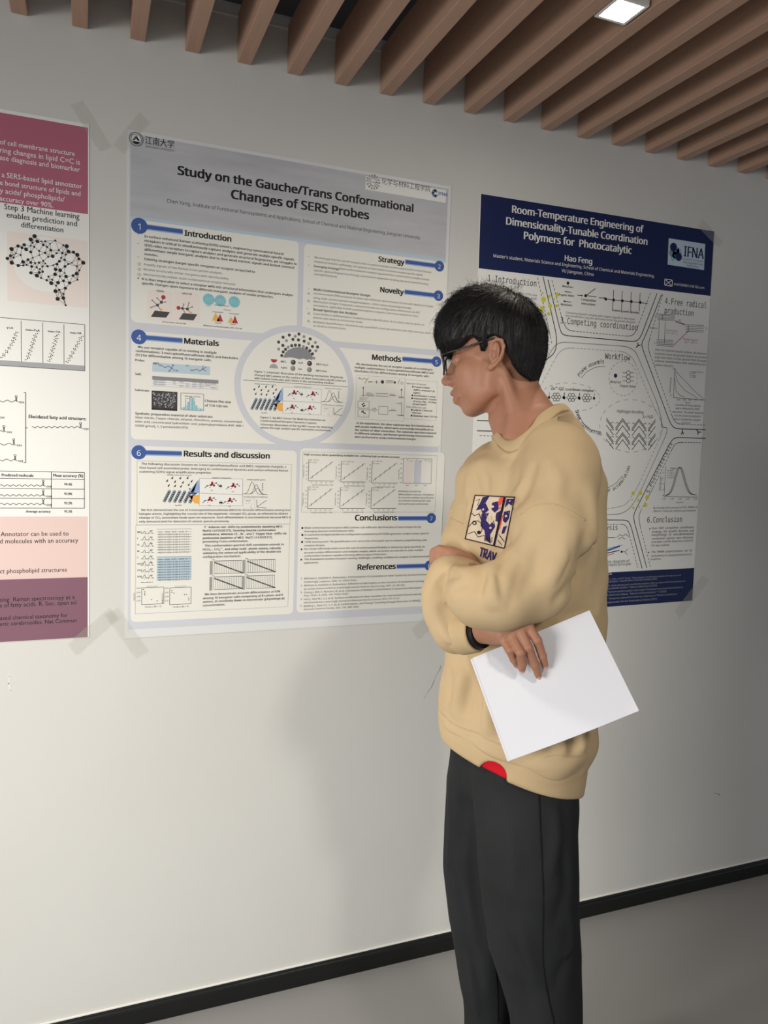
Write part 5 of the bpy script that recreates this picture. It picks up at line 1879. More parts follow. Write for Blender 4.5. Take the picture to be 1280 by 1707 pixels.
def torso_f(P):
    d = torso_shape(P)
    top = cap(P, [S(900, 766, -.01), S(940, 758, -.10)], [.054, .050])
    top2 = cap(P, [S(880, 768, .03), S(826, 782, .105)], [.052, .044])
    back = np.linalg.norm(P - S(928, 733, .055), axis=-1) - .058
    d = smax(d, P[..., 2] - PF(892, 752)[2], .06)
    d = smin(d, top, .05)
    d = smin(d, top2, .05)
    d = smin(d, back, .05)
    ring = np.vstack([cou[::4], cou[:1]])
    d = smin(d, cap(P, list(ring), [.0055] * len(ring)), .012)
    # bag of cloth above the hem
    z0 = PF(860, 1222)[2]
    d = d - .006 * np.exp(-((P[..., 2] - z0) / .035) ** 2)
    return smax(d, hem_plane(P), .008)


def arms_near(P):
    return smin(cap(P, *near_arm, .02), cap(P, *near_fore, .02), .01)


def arms_far(P):
    return smin(cap(P, *far_arm, .02), cap(P, *far_fore, .02), .012)


def shirt_base(P):
    d = torso_f(P)
    d = smin(d, cap(P, near_arm[0][:3], near_arm[1][:3], .02), .022)
    d = smin(d, arms_near(P), .006)
    d = smin(d, cap(P, far_arm[0][:3], far_arm[1][:3], .02), .03)
    return smin(d, arms_far(P), .006)


# folds: ridges and creases traced on the cloth; (photo points, radius, sink, sign)
fold_specs = [
    (+1, ((880, 790), (862, 830), (846, 880)), .016), (-1, ((896, 768), (880, 805), (864, 850)), .010),
    (-1, ((872, 872), (850, 900), (812, 930)), .009), (-1, ((804, 938), (806, 970), (800, 1000)), .010),
    (+1, ((826, 940), (820, 985), (826, 1020)), .016), (-1, ((900, 900), (892, 950), (860, 1010)), .012),
    (+1, ((955, 860), (940, 930), (910, 985)), .020), (-1, ((975, 880), (968, 950), (945, 1000)), .012),
    (-1, ((920, 1010), (940, 990), (962, 960)), .010), (+1, ((985, 800), (990, 880), (985, 960)), .016),
    (-1, ((752, 985), (770, 975), (800, 968)), .007), (+1, ((735, 945), (760, 950), (790, 958)), .011), (-1, ((728, 965), (752, 962), (775, 962)), .006),
    (-1, ((735, 1000), (742, 1030), (756, 1052)), .007), (+1, ((732, 1040), (748, 1066), (775, 1078)), .010), (-1, ((752, 1035), (765, 1060), (768, 1078)), .006),
    (+1, ((775, 1110), (765, 1150), (757, 1200)), .018), (-1, ((790, 1110), (784, 1150), (775, 1195)), .013), (-1, ((752, 1110), (750, 1140), (746, 1180)), .010),
    (+1, ((815, 1150), (812, 1200), (818, 1230)), .014), (-1, ((836, 1160), (832, 1200), (840, 1240)), .012), (+1, ((940, 1200), (935, 1230), (945, 1262)), .014),
    (-1, ((955, 1190), (950, 1230), (958, 1258)), .011), (+1, ((970, 1190), (968, 1230), (972, 1256)), .012), (-1, ((785, 812), (776, 846), (764, 868)), .008),
    (+1, ((775, 790), (780, 830), (776, 880)), .010), (-1, ((790, 780), (800, 830), (792, 900)), .008), (+1, ((905, 760), (930, 800), (925, 840)), .014),
    (-1, ((1000, 1015), (970, 1025), (930, 1035)), .010),
    (-1, ((895, 770), (878, 806), (858, 846), (850, 870)), .010), (-1, ((950, 870), (946, 930), (925, 985)), .009), (-1, ((846, 920), (832, 960), (838, 1010)), .009),
    (-1, ((872, 930), (862, 975), (846, 1020)), .008), (-1, ((760, 950), (775, 944), (792, 942)), .006), (-1, ((722, 968), (736, 975), (744, 990)), .006),
    (-1, ((728, 1010), (742, 1020), (750, 1040)), .007), (-1, ((756, 1075), (765, 1062), (770, 1040)), .006), (-1, ((742, 1000), (748, 1012), (760, 1040)), .007),
    (-1, ((768, 1110), (762, 1150), (756, 1190)), .008), (-1, ((800, 1120), (798, 1160), (806, 1215)), .009), (-1, ((918, 1215), (915, 1235), (920, 1250)), .007), (-1, ((965, 1195), (960, 1225), (966, 1250)), .008),
    (-1, ((990, 860), (986, 920), (976, 990)), .008), (-1, ((860, 760), (850, 775), (846, 790)), .006), (-1, ((800, 770), (812, 800), (810, 850)), .007),
]
folds = []
for sgn, pl, r in fold_specs:
    dense = []
    for a, b in zip(pl[:-1], pl[1:]):
        for t in np.linspace(0, 1, 5)[:-1]:
            dense.append((a[0] + (b[0] - a[0]) * t, a[1] + (b[1] - a[1]) * t))
    dense.append(pl[-1])
    folds.append((sgn, hits(shirt_base, dense), r))


def fold_add(Q):
    add = np.zeros(len(Q))
    for sgn, pl, r in folds:
        m = np.full(len(Q), 1e9)
        tt = np.zeros(len(Q))
        c = pl.mean(0)
        sel = np.linalg.norm(Q - c, axis=1) < np.linalg.norm(pl - c, axis=1).max() + 3 * r
        if not sel.any():
            continue
        q = Q[sel]; m = m[sel]; tt = tt[sel]
        for i in range(len(pl) - 1):
            ab = pl[i + 1] - pl[i]
            t = np.clip(((q - pl[i]) @ ab) / (ab @ ab + 1e-12), 0, 1)
            dist = np.linalg.norm(q - pl[i] - t[:, None] * ab, axis=1)
            better = dist < m
            m = np.where(better, dist, m); tt = np.where(better, (i + t) / (len(pl) - 1), tt)
        fade = np.sin(np.pi * np.clip(tt, 0, 1)) ** 1.1
        add[sel] += (r * .85 * np.exp(-(m / (r * .95)) ** 2) if sgn > 0 else -r * 1.6 * np.exp(-m / (r * .66))) * fade
    # soft overall unevenness of thick cloth
    return add + .0022 * np.sin(Q[:, 0] * 37 + 3 * np.sin(Q[:, 2] * 17)) * np.sin(Q[:, 2] * 23 + 2 * np.sin(Q[:, 1] * 29))


def shirt_f(P):
    d = shirt_base(P)
    near = np.abs(d) < .05
    if near.any():
        d = d.copy(); d[near] -= fold_add(P[near])
    # the notch at the front of the hem
    return smax(d, -notch_f(P), .003)


shirt = None
lo = np.min([S(690, 1330, -.3), S(690, 1330, .25), S(700, 690, .2)], 0); hi = np.max([S(1030, 670, -.3), S(1030, 670, .25)], 0)
lo[1], hi[1] = -.31, .22
def shirt_open(P):
    d = smax(shirt_f(P), -cap(P, [PF(889, 742, .012), PF(876, 696, .04)], [.058, .060]), .006)
    # cloth closing up to the collar at the back of the neck
    return smin(d, cap(P, [S(926, 708, -.020), S(938, 700, .020), S(938, 702, .07)], [.015, .017, .017]), .012)


shirt = sdf_obj('sweatshirt', shirt_open, lo, hi, 0.0042, fleece, person, 2, slack=4)


cv, cf = [], []
SEC = 14
for i in range(72):
    a, b = cin[i], cou[i]
    across = b - a; wd = np.linalg.norm(across); across /= wd
    tng = cin[(i + 1) % 72] - cin[i - 1]; tng /= np.linalg.norm(tng)
    nn = np.cross(across, tng); nn /= np.linalg.norm(nn)
    if nn @ ((a + b) / 2 - ccen) < 0 and abs(nn[2]) < .6 or nn[2] < -.6:
        nn = -nn
    for k in range(SEC):
        t = 2 * math.pi * k / SEC
        cx_ = math.copysign(abs(math.cos(t)) ** .6, math.cos(t)); sx_ = math.copysign(abs(math.sin(t)) ** .8, math.sin(t))
        cv.append((a + b) / 2 + across * cx_ * (wd / 2 + .001) + nn * (.0022 + sx_ * .0036 + .002 * (1 - cx_ * cx_)))
for i in range(72):
    for k in range(SEC):
        j, l = (i + 1) % 72, (k + 1) % SEC
        cf.append((i * SEC + k, j * SEC + k, j * SEC + l, i * SEC + l))
collar = mesh_obj('collar', to_world(np.array(cv)), np.array(cf), rib_mat, shirt, smooth=True)
thread_mat = new_mat('seam_thread', srgb(168, 144, 108), 0.9, 0.1)
seam_pts = [np.array(cv[i * SEC + 1]) for i in range(72)]


# hem band: follows the torso just above the cut, slightly narrower
def hem_f(P):
    d = torso_shape(P, .004)
    hp = (P - hem_p) @ hem_n
    d = smax(d, hp - .026, .008)
    d = smax(d, -hp - .034, .008)
    return smax(d, -notch_f(P), .003)


sdf_obj('hem_band', hem_f, PF(858, 1262) - np.array([.25, .25, .14]), PF(858, 1262) + np.array([.25, .25, .14]), 0.004, rib_mat, shirt, 1)

# cuff of the right sleeve round the wrist
cuff_pts = [S(775, 1056, -.150), S(800, 1054, -.172)]


def cuff_f(P):
    d = cap(P, cuff_pts, [.0375, .0335])
    d = smax(d, -cap(P, [S(790, 1054, -.16), S(815, 1052, -.19)], [.028, .030]), .003)
    ax = (cuff_pts[1] - cuff_pts[0]) / np.linalg.norm(cuff_pts[1] - cuff_pts[0])
    d = smax(d, (P - S(796, 1054, -.170)) @ ax, .004)
    return d


pp = np.array(cuff_pts)
sdf_obj('cuff', cuff_f, pp.min(0) - .06, pp.max(0) + .06, 0.0022, rib_mat, shirt, 1)


def band_f(P):  # black band added as the shade inside the sleeve opening, no strap worn
    a, b = S(794, 1054, -.165), S(805, 1053, -.176)
    d = cap(P, [a, b], [.0300, .0290])
    ax = (b - a) / np.linalg.norm(b - a)
    return smax(d, np.abs((P - (a + b) / 2) @ ax) - .007, .002)


pp = np.array([S(794, 1054, -.165), S(805, 1053, -.176)])
sdf_obj('sleeve_shade_band', band_f, pp.min(0) - .05, pp.max(0) + .05, 0.0018, sleeve_shade_mat, person, 1)


# seams as thin cords on the cloth
def cord(name, f, pxs, r, mat, parent, n=40, lift=0.0, w0=-.45):
    P = hits(f, spline(np.array(pxs, float), n), w0)
    P = relax_line(P)
    return tube(name, P + np.array([0, -lift, 0]), r, mat, parent)


def relax_line(P, n=3):
    P = P.copy()
    for _ in range(n):
        P[1:-1] = .5 * P[1:-1] + .25 * (P[:-2] + P[2:])
    return P


def tube_geo(P, r, sides=6):
    P = np.asarray(P, float); m = len(P)
    r = np.full(m, r) if np.isscalar(r) else np.asarray(r)
    v, f = [], []
    T = np.gradient(P, axis=0); T /= np.linalg.norm(T, axis=1)[:, None] + 1e-12
    ref = np.array([0.3, 0.2, 1.0]); ref /= np.linalg.norm(ref)
    for i in range(m):
        u = np.cross(T[i], ref)
        if np.linalg.norm(u) < .1:
            u = np.cross(T[i], [1.0, 0, 0])
        u /= np.linalg.norm(u); w = np.cross(T[i], u)
        for k in range(sides):
            a = 2 * math.pi * k / sides
            v.append(P[i] + r[i] * (math.cos(a) * u + math.sin(a) * w))
    for i in range(m - 1):
        for k in range(sides):
            j = (k + 1) % sides
            f.append((i * sides + k, i * sides + j, (i + 1) * sides + j, (i + 1) * sides + k))
    f += [tuple(range(sides))[::-1], tuple((m - 1) * sides + k for k in range(sides))]
    return v, f


def tube(name, P, r, mat, parent, sides=6):
    v, f = tube_geo(P, r, sides)
    return mesh_obj(name, to_world(np.array(v)), f, mat, parent, smooth=True)


v_, f_ = tube_geo(np.vstack([seam_pts, seam_pts[:1]]), .0016, 6)
mesh_obj('collar_seam', to_world(np.array(v_)), f_, thread_mat, shirt, smooth=True)
cord('sleeve_seam', shirt_f, [(869, 858), (885, 846), (905, 840), (925, 841), (950, 852), (976, 868)], .0012, rib_mat, shirt)
cord('sleeve_seam', shirt_f, [(752, 864), (760, 868), (772, 873)], .0012, rib_mat, shirt, 16)
cord('hem_seam', shirt_f, [(740, 1193), (752, 1204), (775, 1216), (798, 1222), (812, 1232), (840, 1244), (870, 1254)], .0014, rib_mat, shirt)
cord('hem_seam', shirt_f, [(905, 1262), (930, 1258), (955, 1262), (978, 1256)], .0014, rib_mat, shirt)

# ------------------------------------------------------------------ printed picture on the chest (abstract panel, lettering below)
pm, pf_, pi_ = [], [], []
pmats = [print_navy, print_dark, print_red, print_cream]


def chest_uv(u, v):
    """u across 0..1, v down 0..1 inside the printed panel -> photo point"""
    tl2, tr2, br2, bl2 = np.array((793, 825.5)), np.array((859.5, 829)), np.array((842, 914)), np.array((776.5, 898))
    return (tl2 * (1 - u) + tr2 * u) * (1 - v) + (bl2 * (1 - u) + br2 * u) * v


def print_poly(uv, mat, lift=0.0016):
    """a flat ink shape, cut into small triangles and laid onto the cloth"""
    bm = bmesh.new()
    vs = [bm.verts.new((p[0], p[1], 0)) for p in uv]
    bm.faces.new(vs)
    bmesh.ops.triangulate(bm, faces=bm.faces[:])
    for _ in range(4):
        long_e = [e for e in bm.edges if e.calc_length() > .10]
        if not long_e:
            break
        bmesh.ops.subdivide_edges(bm, edges=long_e, cuts=1)
        bmesh.ops.triangulate(bm, faces=[f for f in bm.faces if len(f.verts) > 3])
    bm.verts.index_update()
    px = np.array([chest_uv(v.co.x, v.co.y) for v in bm.verts])
    P = hits(torso_fold, px, -.25, .06, 121)
    P[:, 1] -= lift * .64; P[:, 0] -= lift * .76
    b = sum(len(x) for x in pm)
    pm.append(P)
    for f in bm.faces:
        pf_.append(tuple(b + v.index for v in f.verts)); pi_.append(pmats.index(mat))
    bm.free()


def torso_fold(P):
    d = smin(torso_f(P), cap(P, near_arm[0][:3], near_arm[1][:3], .02), .022)
    near = np.abs(d) < .03
    if near.any():
        d = d.copy(); d[near] -= fold_add(P[near])
    return d


def stroke(pts, w, mat, lift=.0018, closed=False):
    pts = [np.array(p, float) for p in pts]
    if closed:
        pts.append(pts[0])
    for a, b in zip(pts[:-1], pts[1:]):
        d = b - a; L = np.hypot(*d)
        if L < 1e-6:
            continue
        d /= L; nn = np.array([-d[1], d[0]]) * w / 2; e = d * w * .3
        print_poly([a - e - nn, b + e - nn, b + e + nn, a - e + nn], mat, lift)


def blob(c, r, mat, lift=.0018, n=10, ry=None, j=0.0, seed=0):
    rr = random.Random(seed)
    print_poly([(c[0] + r * (1 + j * rr.uniform(-1, 1)) * math.cos(2 * math.pi * k / n), c[1] + (ry or r) * (1 + j * rr.uniform(-1, 1)) * math.sin(2 * math.pi * k / n)) for k in range(n)], mat, lift)

print_poly([(0, 0), (.735, 0), (.72, 1), (0, 1)], print_cream, .0010)
print_poly([(.77, 0), (1, 0), (1, 1), (.75, 1)], print_cream, .0010)
# navy ground patches and angular shards, drawn as an abstract comic panel without any figure
for uv in ([(.20, .03), (.36, .0), (.30, .16), (.42, .30), (.30, .42), (.22, .30), (.10, .34), (.16, .18)],
           [(.26, .40), (.44, .36), (.40, .52), (.52, .60), (.60, .50), (.66, .62), (.58, .80), (.64, .98), (.50, .92), (.42, .74), (.30, .66)],
           [(.46, .14), (.60, .10), (.66, .26), (.58, .34), (.48, .28)],
           [(.62, .34), (.72, .28), (.71, .52), (.63, .50)],
           [(.80, .04), (.98, .03), (.97, .18), (.88, .13), (.80, .22)],
           [(.80, .30), (.95, .26), (.96, .42), (.90, .52), (.82, .48)],
           [(.86, .60), (.95, .56), (.92, .72), (.85, .74)]):
    print_poly(uv, print_navy, .0014)
for uv in ([(.62, .02), (.72, .0), (.71, .12), (.66, .20), (.61, .14)], [(.755, .38), (.80, .36), (.79, .66), (.75, .68)], [(.66, .22), (.70, .20), (.69, .28)]):
    print_poly(uv, print_red, .0017)
for c, r, k in (((.14, .62), .055, 0), ((.14, .62), .028, 1), ((.30, .80), .05, 0), ((.50, .22), .035, 3), ((.56, .66), .03, 3), ((.88, .38), .03, 3)):
    blob(c, r, (print_dark, print_cream, print_red, print_cream)[k], .0017 if k == 0 else .0020, 12, r * .8)
stroke([(.0, .40), (.10, .46), (.20, .40), (.28, .52)], .014, print_dark)
stroke([(.02, .72), (.10, .58), (.22, .56), (.34, .62), (.36, .78)], .012, print_dark)
stroke([(.04, .88), (.18, .80), (.30, .90), (.44, .84)], .014, print_dark)
stroke([(.06, .12), (.14, .08), (.12, .22), (.20, .24)], .010, print_dark)
for k in range(7):
    stroke([(.40 + k * .035, .40 + (k % 3) * .05), (.44 + k * .035, .48 + (k % 2) * .08)], .010, print_cream, .0021)
    stroke([(.46 + k * .03, .84 + (k % 2) * .05), (.48 + k * .03, .95)], .010, print_dark, .0021)
    stroke([(.80 + (k % 4) * .045, .76 + k * .028), (.84 + (k % 4) * .04, .80 + k * .026)], .011, print_dark, .0019)
for pts_, cl in (([(0, 0), (.735, 0), (.72, 1), (0, 1)], True), ([(.77, 0), (1, 0), (1, 1), (.75, 1)], True)):
    stroke(pts_, .022, print_dark, .0022, cl)
print_obj = mesh_obj('chest_print', to_world(np.concatenate(pm)), pf_, pmats, shirt, midx=pi_)
# lettering under the picture, its right part hidden by the sleeve
pm, pf_, pi_ = [], [], []


def letter(strokes, x, w, h=.17, y=1.085):
    for s in strokes:
        stroke([(x + p[0] * w, y + p[1] * h + x * .06) for p in s], .030, print_navy, .0018)


letter([[(0, 0), (1, 0)], [(.5, 0), (.5, 1)]], .42, .085)
letter([[(0, 1), (0, 0), (.8, 0), (.8, .5), (0, .5)], [(.3, .5), (.9, 1)]], .53, .075)
letter([[(0, 1), (.5, 0), (1, 1)], [(.2, .65), (.8, .65)]], .63, .09)
letter([[(0, 0), (.5, 1), (1, 0)]], .74, .085)
mesh_obj('chest_lettering', to_world(np.concatenate(pm)), pf_, pmats, shirt, midx=pi_)

# ------------------------------------------------------------------ red t-shirt showing in the notch of the hem


def tee_f(P):
    d = torso_shape(P, -.003)
    z0 = PF(822, 1282)[2]
    d = smax(d, P[..., 2] - z0 - .10, .01)
    hp = (P - hem_p) @ hem_n
    return smax(d, -hp - .031, .004)


sdf_obj('t_shirt', tee_f, PF(858, 1262) - np.array([.25, .25, .14]), PF(858, 1262) + np.array([.25, .25, .14]), 0.005, red_mat, person, 1)

# ------------------------------------------------------------------ trousers
leg_near = [(1225, 872, -.045, .085, .080), (1300, 876, -.05, .090, .074), (1360, 879, -.060, .093, .086), (1450, 883, -.085, .093, .098), (1530, 887, -.092, .088, .093),
            (1580, 891, -.095, .089, .092), (1640, 902, -.090, .078, .086), (1707, 910, -.085, .068, .082), (1800, 914, -.075, .066, .080), (1990, 918, -.06, .068, .082)]
leg_far = [(1225, 812, .055, .066, .070), (1300, 806, .06, .075, .085), (1380, 800, .07, .076, .094), (1450, 797, .065, .073, .09), (1530, 800, .06, .067, .086),
           (1600, 806, .055, .060, .08), (1665, 812, .055, .052, .076), (1707, 813, .055, .050, .074), (1800, 815, .055, .052, .074), (1920, 818, .055, .056, .076)]


def leg_shape(P, rows_):
    R_ = np.array([[*PF(r[1], r[0], r[2]), r[3], r[4]] for r in rows_])[::-1]
    z = P[..., 2]
    zz = R_[:, 2]
    a = np.interp(z, zz, R_[:, 0]); c = np.interp(z, zz, R_[:, 1]); ra = np.interp(z, zz, R_[:, 3]); rc = np.interp(z, zz, R_[:, 4])
    q = np.sqrt(((P[..., 0] - a) / ra) ** 2 + ((P[..., 1] - c) / rc) ** 2)
    d = (q - 1) * np.minimum(ra, rc)
    d = smax(d, z - zz[-1] - .05, .02)
    return smax(d, max(zz[0], .045) - z, .01)


def jeans_base(P):
    d = smin(leg_shape(P, leg_near), leg_shape(P, leg_far), .012)
    hip = smax(torso_shape(P, -.022), np.abs(P[..., 2] - PF(858, 1245)[2]) - .10, .03)
    return smin(d, hip, .04)


jf_specs = [
    (+1, ((792, 1290), (800, 1380), (806, 1480), (818, 1570)), .013), (-1, ((778, 1290), (786, 1380), (792, 1480), (806, 1580)), .012),
    (-1, ((760, 1260), (772, 1330), (768, 1420)), .010), (+1, ((750, 1300), (752, 1380), (746, 1440)), .010), (-1, ((752, 1440), (766, 1480), (780, 1560)), .009),
    (+1, ((925, 1340), (928, 1400), (918, 1460)), .011), (-1, ((938, 1420), (944, 1480), (926, 1540)), .010), (+1, ((950, 1520), (954, 1560), (946, 1600)), .010),
    (-1, ((958, 1590), (940, 1610), (926, 1650)), .009), (+1, ((868, 1540), (880, 1590), (896, 1640)), .012), (-1, ((845, 1560), (868, 1610), (884, 1680)), .010),
    (+1, ((850, 1380), (856, 1440), (850, 1500)), .013), (-1, ((770, 1560), (786, 1590), (800, 1650)), .008), (+1, ((780, 1600), (790, 1650), (796, 1700)), .008)]
jfolds = []
for sgn, pl, r in jf_specs:
    jfolds.append((sgn, hits(jeans_base, spline(np.array(pl, float), 10)), r))


def jeans_f(P):
    d = jeans_base(P)
    near = np.abs(d) < .04
    if near.any():
        Q = P[near]
        add = .0018 * np.sin(Q[:, 2] * 21 + 4 * np.sin(Q[:, 0] * 11)) * np.sin(Q[:, 0] * 33 + 2 * np.sin(Q[:, 2] * 9))
        for sgn, pl, r in jfolds:
            m = np.full(len(Q), 1e9); tt = np.zeros(len(Q))
            for i in range(len(pl) - 1):
                ab = pl[i + 1] - pl[i]
                t = np.clip(((Q - pl[i]) @ ab) / (ab @ ab + 1e-12), 0, 1)
                dist = np.linalg.norm(Q - pl[i] - t[:, None] * ab, axis=1)
                bt = dist < m
                m = np.where(bt, dist, m); tt = np.where(bt, (i + t) / (len(pl) - 1), tt)
            add += (r * .75 * np.exp(-(m / r) ** 2) if sgn > 0 else -r * 1.5 * np.exp(-m / (r * .7))) * np.sin(np.pi * np.clip(tt * .9 + .05, 0, 1)) ** .7
        d = d.copy(); d[near] -= add
    return d


lo = np.array([-.05, -.24, 0.02]); hi = np.array([.50, .24, PF(858, 1200)[2] + .02])
lo[0] = PF(715, 1440, .07)[0] - .02; hi[0] = PF(990, 1440, -.08)[0] + .05
trousers = sdf_obj('trousers', jeans_f, lo, hi, 0.0055, jean_mat, person, 2)
cord('side_seam', jeans_f, [(899, 1312), (900, 1360), (903, 1420), (906, 1500), (905, 1560), (906, 1610), (914, 1660), (924, 1706)], .0016, seam_mat, trousers, 60)
cord('inner_seam', jeans_f, [(818, 1590), (826, 1620), (829, 1660), (830, 1704)], .0014, seam_mat, trousers, 30)

# ------------------------------------------------------------------ shoes
for rows_, nm in ((leg_near, 'near'), (leg_far, 'far')):
    an = PF(rows_[-1][1], rows_[-1][0], rows_[-1][2]); an[2] = 0
    fd = np.array([tf[0], tf[1], 0.0])

    def shoe_f(P, an=an, fd=fd):
        d = cap(P, [an + np.array([0, 0, .055]) - fd * .03, an + np.array([0, 0, .05]) + fd * .06, an + np.array([0, 0, .038]) + fd * .15], [.048, .046, .036], .01)
        d = smin(d, cap(P, [an + np.array([0, 0, .06]), an + np.array([0, 0, .12])], [.042, .040]), .02)
        return smax(d, .018 - P[..., 2], .003)

    def sole_f(P, an=an, fd=fd):
        d = cap(P, [an - fd * .035 + np.array([0, 0, .012]), an + fd * .06 + np.array([0, 0, .012]), an + fd * .15 + np.array([0, 0, .012])], [.052, .050, .042])
        return smax(d, np.abs(P[..., 2] - .0125) - .0122, .003)

    ext = np.array([an - fd * .12, an + fd * .24])
    so = sdf_obj('shoe', shoe_f, ext.min(0) - np.array([.08, .08, .02]), ext.max(0) + np.array([.08, .08, .2]), .005, shoe_mat, person, 1)
    sdf_obj('sole', sole_f, ext.min(0) - np.array([.08, .08, .02]), ext.max(0) + np.array([.08, .08, .06]), .005, sole_mat, so, 0, slack=3)

# ------------------------------------------------------------------ body: head, arms and hands joined to the trunk under the clothes


def core_f(P):
    d = torso_shape(P, -.035)
    d = smax(d, P[..., 2] - PF(892, 745)[2], .05)
    d = smax(d, PF(858, 1290)[2] - P[..., 2], .03)
    d = smin(d, cap(P, [PF(893, 742, .01), PF(893, 800, 0)], [.035, .08]), .03)
    d = smin(d, cap(P, [S(893, 760, 0), S(928, 764, -.085), S(920, 880, -.168), S(880, 970, -.195), S(805, 985, -.20), S(778, 950, -.09)], [.05, .036, .038, .036, .030, .020], .01), .03)
    d = smin(d, cap(P, [S(893, 760, 0), S(832, 797, .11), S(793, 860, .095), S(778, 900, .05), S(762, 945, -.02), S(748, 972, -.09), S(752, 1030, -.125), S(806, 1050, HW + .040)], [.05, .032, .030, .024, .020, .018, .018, .022], .01), .03)
    for rows_ in (leg_near, leg_far):
        pts_ = [PF(r[1], r[0], r[2]) for r in rows_]
        pts_[-1] = pts_[-1] * np.array([1, 1, 0]) + np.array([0, 0, .07])
        d = smin(d, cap(P, pts_, [.075 - .035 * i / (len(pts_) - 1) for i in range(len(pts_))]) + .01, .03)
    return d


bv2, bq2 = surface_nets(core_f, np.array([lo[0] - .03, -.32, .03]), np.array([hi[0] + .05, .24, PF(890, 690)[2]]), .009)
parts_ = [(hv, hq), (rv, rq), (lv_, lq_), (bv2, bq2)]
V_, Q_, off = [], [], 0
for v, q in parts_:
    V_.append(v); Q_.append(q + off); off += len(v)
V_ = np.concatenate(V_); Q_ = np.concatenate(Q_)
body = mesh_obj('body', to_world(V_), Q_, [skin_mat, lip_mat], person, smooth=True)
# lips take their own tone
qc = to_head(hv[hq].mean(1))
lipm = np.zeros(len(Q_), dtype=np.int32)
x, y, z = qc[:, 0], np.abs(qc[:, 1]), qc[:, 2]
lipm[:len(hq)] = ((x > 80) & (y < 26) & (z < -54 - .25 * y) & (z > -79 + .45 * y) & (x > 88 - .22 * y)).astype(np.int32)
body.data.polygons.foreach_set('material_index', lipm)

# eyes and brows
for sy in (1, -1):
    c = from_head((75.6, 31 * sy, 5))
    v, q = surface_nets(lambda P: np.linalg.norm(P - c, axis=-1) - .0128, c - .016, c + .016, .0014)
    qm = to_head(v[q].mean(1)) - np.array([75.6, 31 * sy, 5])
    ang = qm[:, 0] / np.linalg.norm(qm, axis=1)
    eye_w, eye_i = (bpy.data.materials.get('eye_white') or new_mat('eye_white', srgb(225, 220, 214), .2, .5)), (bpy.data.materials.get('eye_iris') or new_mat('eye_iris', srgb(36, 24, 20), .15, .5))
    mesh_obj('eye', to_world(v), q, [eye_w, eye_i], body, midx=(ang > .9).astype(int), smooth=True)
    bp_ = from_head([(95, 12 * sy, 24), (93, 24 * sy, 29), (86, 38 * sy, 30), (76, 50 * sy, 25)])
    v, f = tube_geo(spline(bp_, 14), np.interp(np.linspace(0, 1, 14), [0, .3, 1], [.0022, .003, .001]), 6)
    mesh_obj('eyebrow', to_world(np.array(v)), f, hair_mat, body, smooth=True)
# finger nails on the hand that holds the papers
nail_mat = new_mat('finger_nail', srgb(214, 160, 146), .3, .45)
for nm in fing:
    p, r = fing[nm]
    d = p[-1] - p[-2]; d /= np.linalg.norm(d)
    vw = np.array([.05, -1.0, .12]); vw -= d * (vw @ d); vw /= np.linalg.norm(vw)
    side = np.cross(d, vw)
    c = p[-1] + vw * r[-1] * .62 + d * .001
    M = np.stack([side, d, vw])
    v, q = surface_nets(lambda P: ell(P, c, (.0042, .0056, .0024), M), c - .008, c + .008, .0007)
    mesh_obj('finger_nail', to_world(v), q, nail_mat, body, smooth=True)

# ------------------------------------------------------------------ hair


def px2head(px, py):
    """photo point -> (x, z) on the head's middle plane, in mm"""
    d = ray(px, py)
    dp = np.array([d @ AX, d @ CX, d[2]])
    o = np.array([(CAM - ORG) @ AX, (CAM - ORG) @ CX, CAM[2]])
    t = ((HC - o) @ hl) / (dp @ hl)
    q = to_head(o + t * dp)
    return q[0], q[2]


HAIRTOP = [(729, 572), (729, 555), (735, 532), (748, 511), (770, 490), (795, 479), (822, 478), (850, 484), (880, 499), (901, 522), (912, 550), (912, 585), (905, 612), (896, 636)]
HAIRLINE = [(893, 638), (880, 632), (866, 622), (856, 608), (849, 592), (842, 578), (838, 566), (826, 560), (813, 562), (811, 576), (806, 583), (800, 582), (796, 568), (788, 560), (778, 562), (768, 568), (758, 575), (748, 584), (738, 590)]
# the near side of the head stands closer to the viewer: shift the hairline by that parallax
hp_top = [px2head(*p) for p in HAIRTOP]
sh = from_head((0, 72, 0)) - from_head((0, 0, 0))
hp_line = []
for p in HAIRLINE:
    q = PF(p[0], p[1], HC[1] + (sh[1] if p[0] > 748 else sh[1] * .55))
    h_ = to_head(q)
    hp_line.append((h_[0], h_[2]))
hair_poly = hp_top + hp_line


def hair_mm(q):
    x, y, z = q[..., 0], q[..., 1], q[..., 2]
    ay = np.abs(y)
    dp = poly2(x, z, hair_poly)
    # rounded shell: half breadth depends on how deep a point lies inside the side outline of the top
    out = poly2(x, z, hair_poly_full)
    t = np.clip(-out / 62.0, 0, 1)
    hw = 84.0 * np.sqrt(np.clip(1 - (1 - t) ** 2.3, 0, 1))
    low = np.clip((30 - z) / 60.0, 0, 1)
    hw = hw * (1 - .15 * low)
    hw = hw - 7.0 * np.clip((38 - z) / 16, 0, 1) * np.clip((x - 0) / 20, 0, 1)
    g = (ay - hw) * .75
    return smax(smax(g, out, 6), dp, 5)


hair_poly_full = hp_top + [px2head(880, 660), px2head(840, 680), px2head(780, 670), px2head(745, 620), px2head(732, 592)]


def hair_strands_noise(q):
    """ridges that run away from the crown"""
    x, y, z = q[..., 0] + 30, q[..., 1], q[..., 2] - 100
    a = np.arctan2(y, x)
    r = np.sqrt(x * x + y * y + z * z)
    n1 = np.sin(a * 57 + .05 * r + 2 * np.sin(a * 7)) * .5 + np.sin(a * 97 - .04 * r + 3 * np.sin(a * 5 + 1)) * .4
    return n1 * np.clip(r / 60, 0, 1)


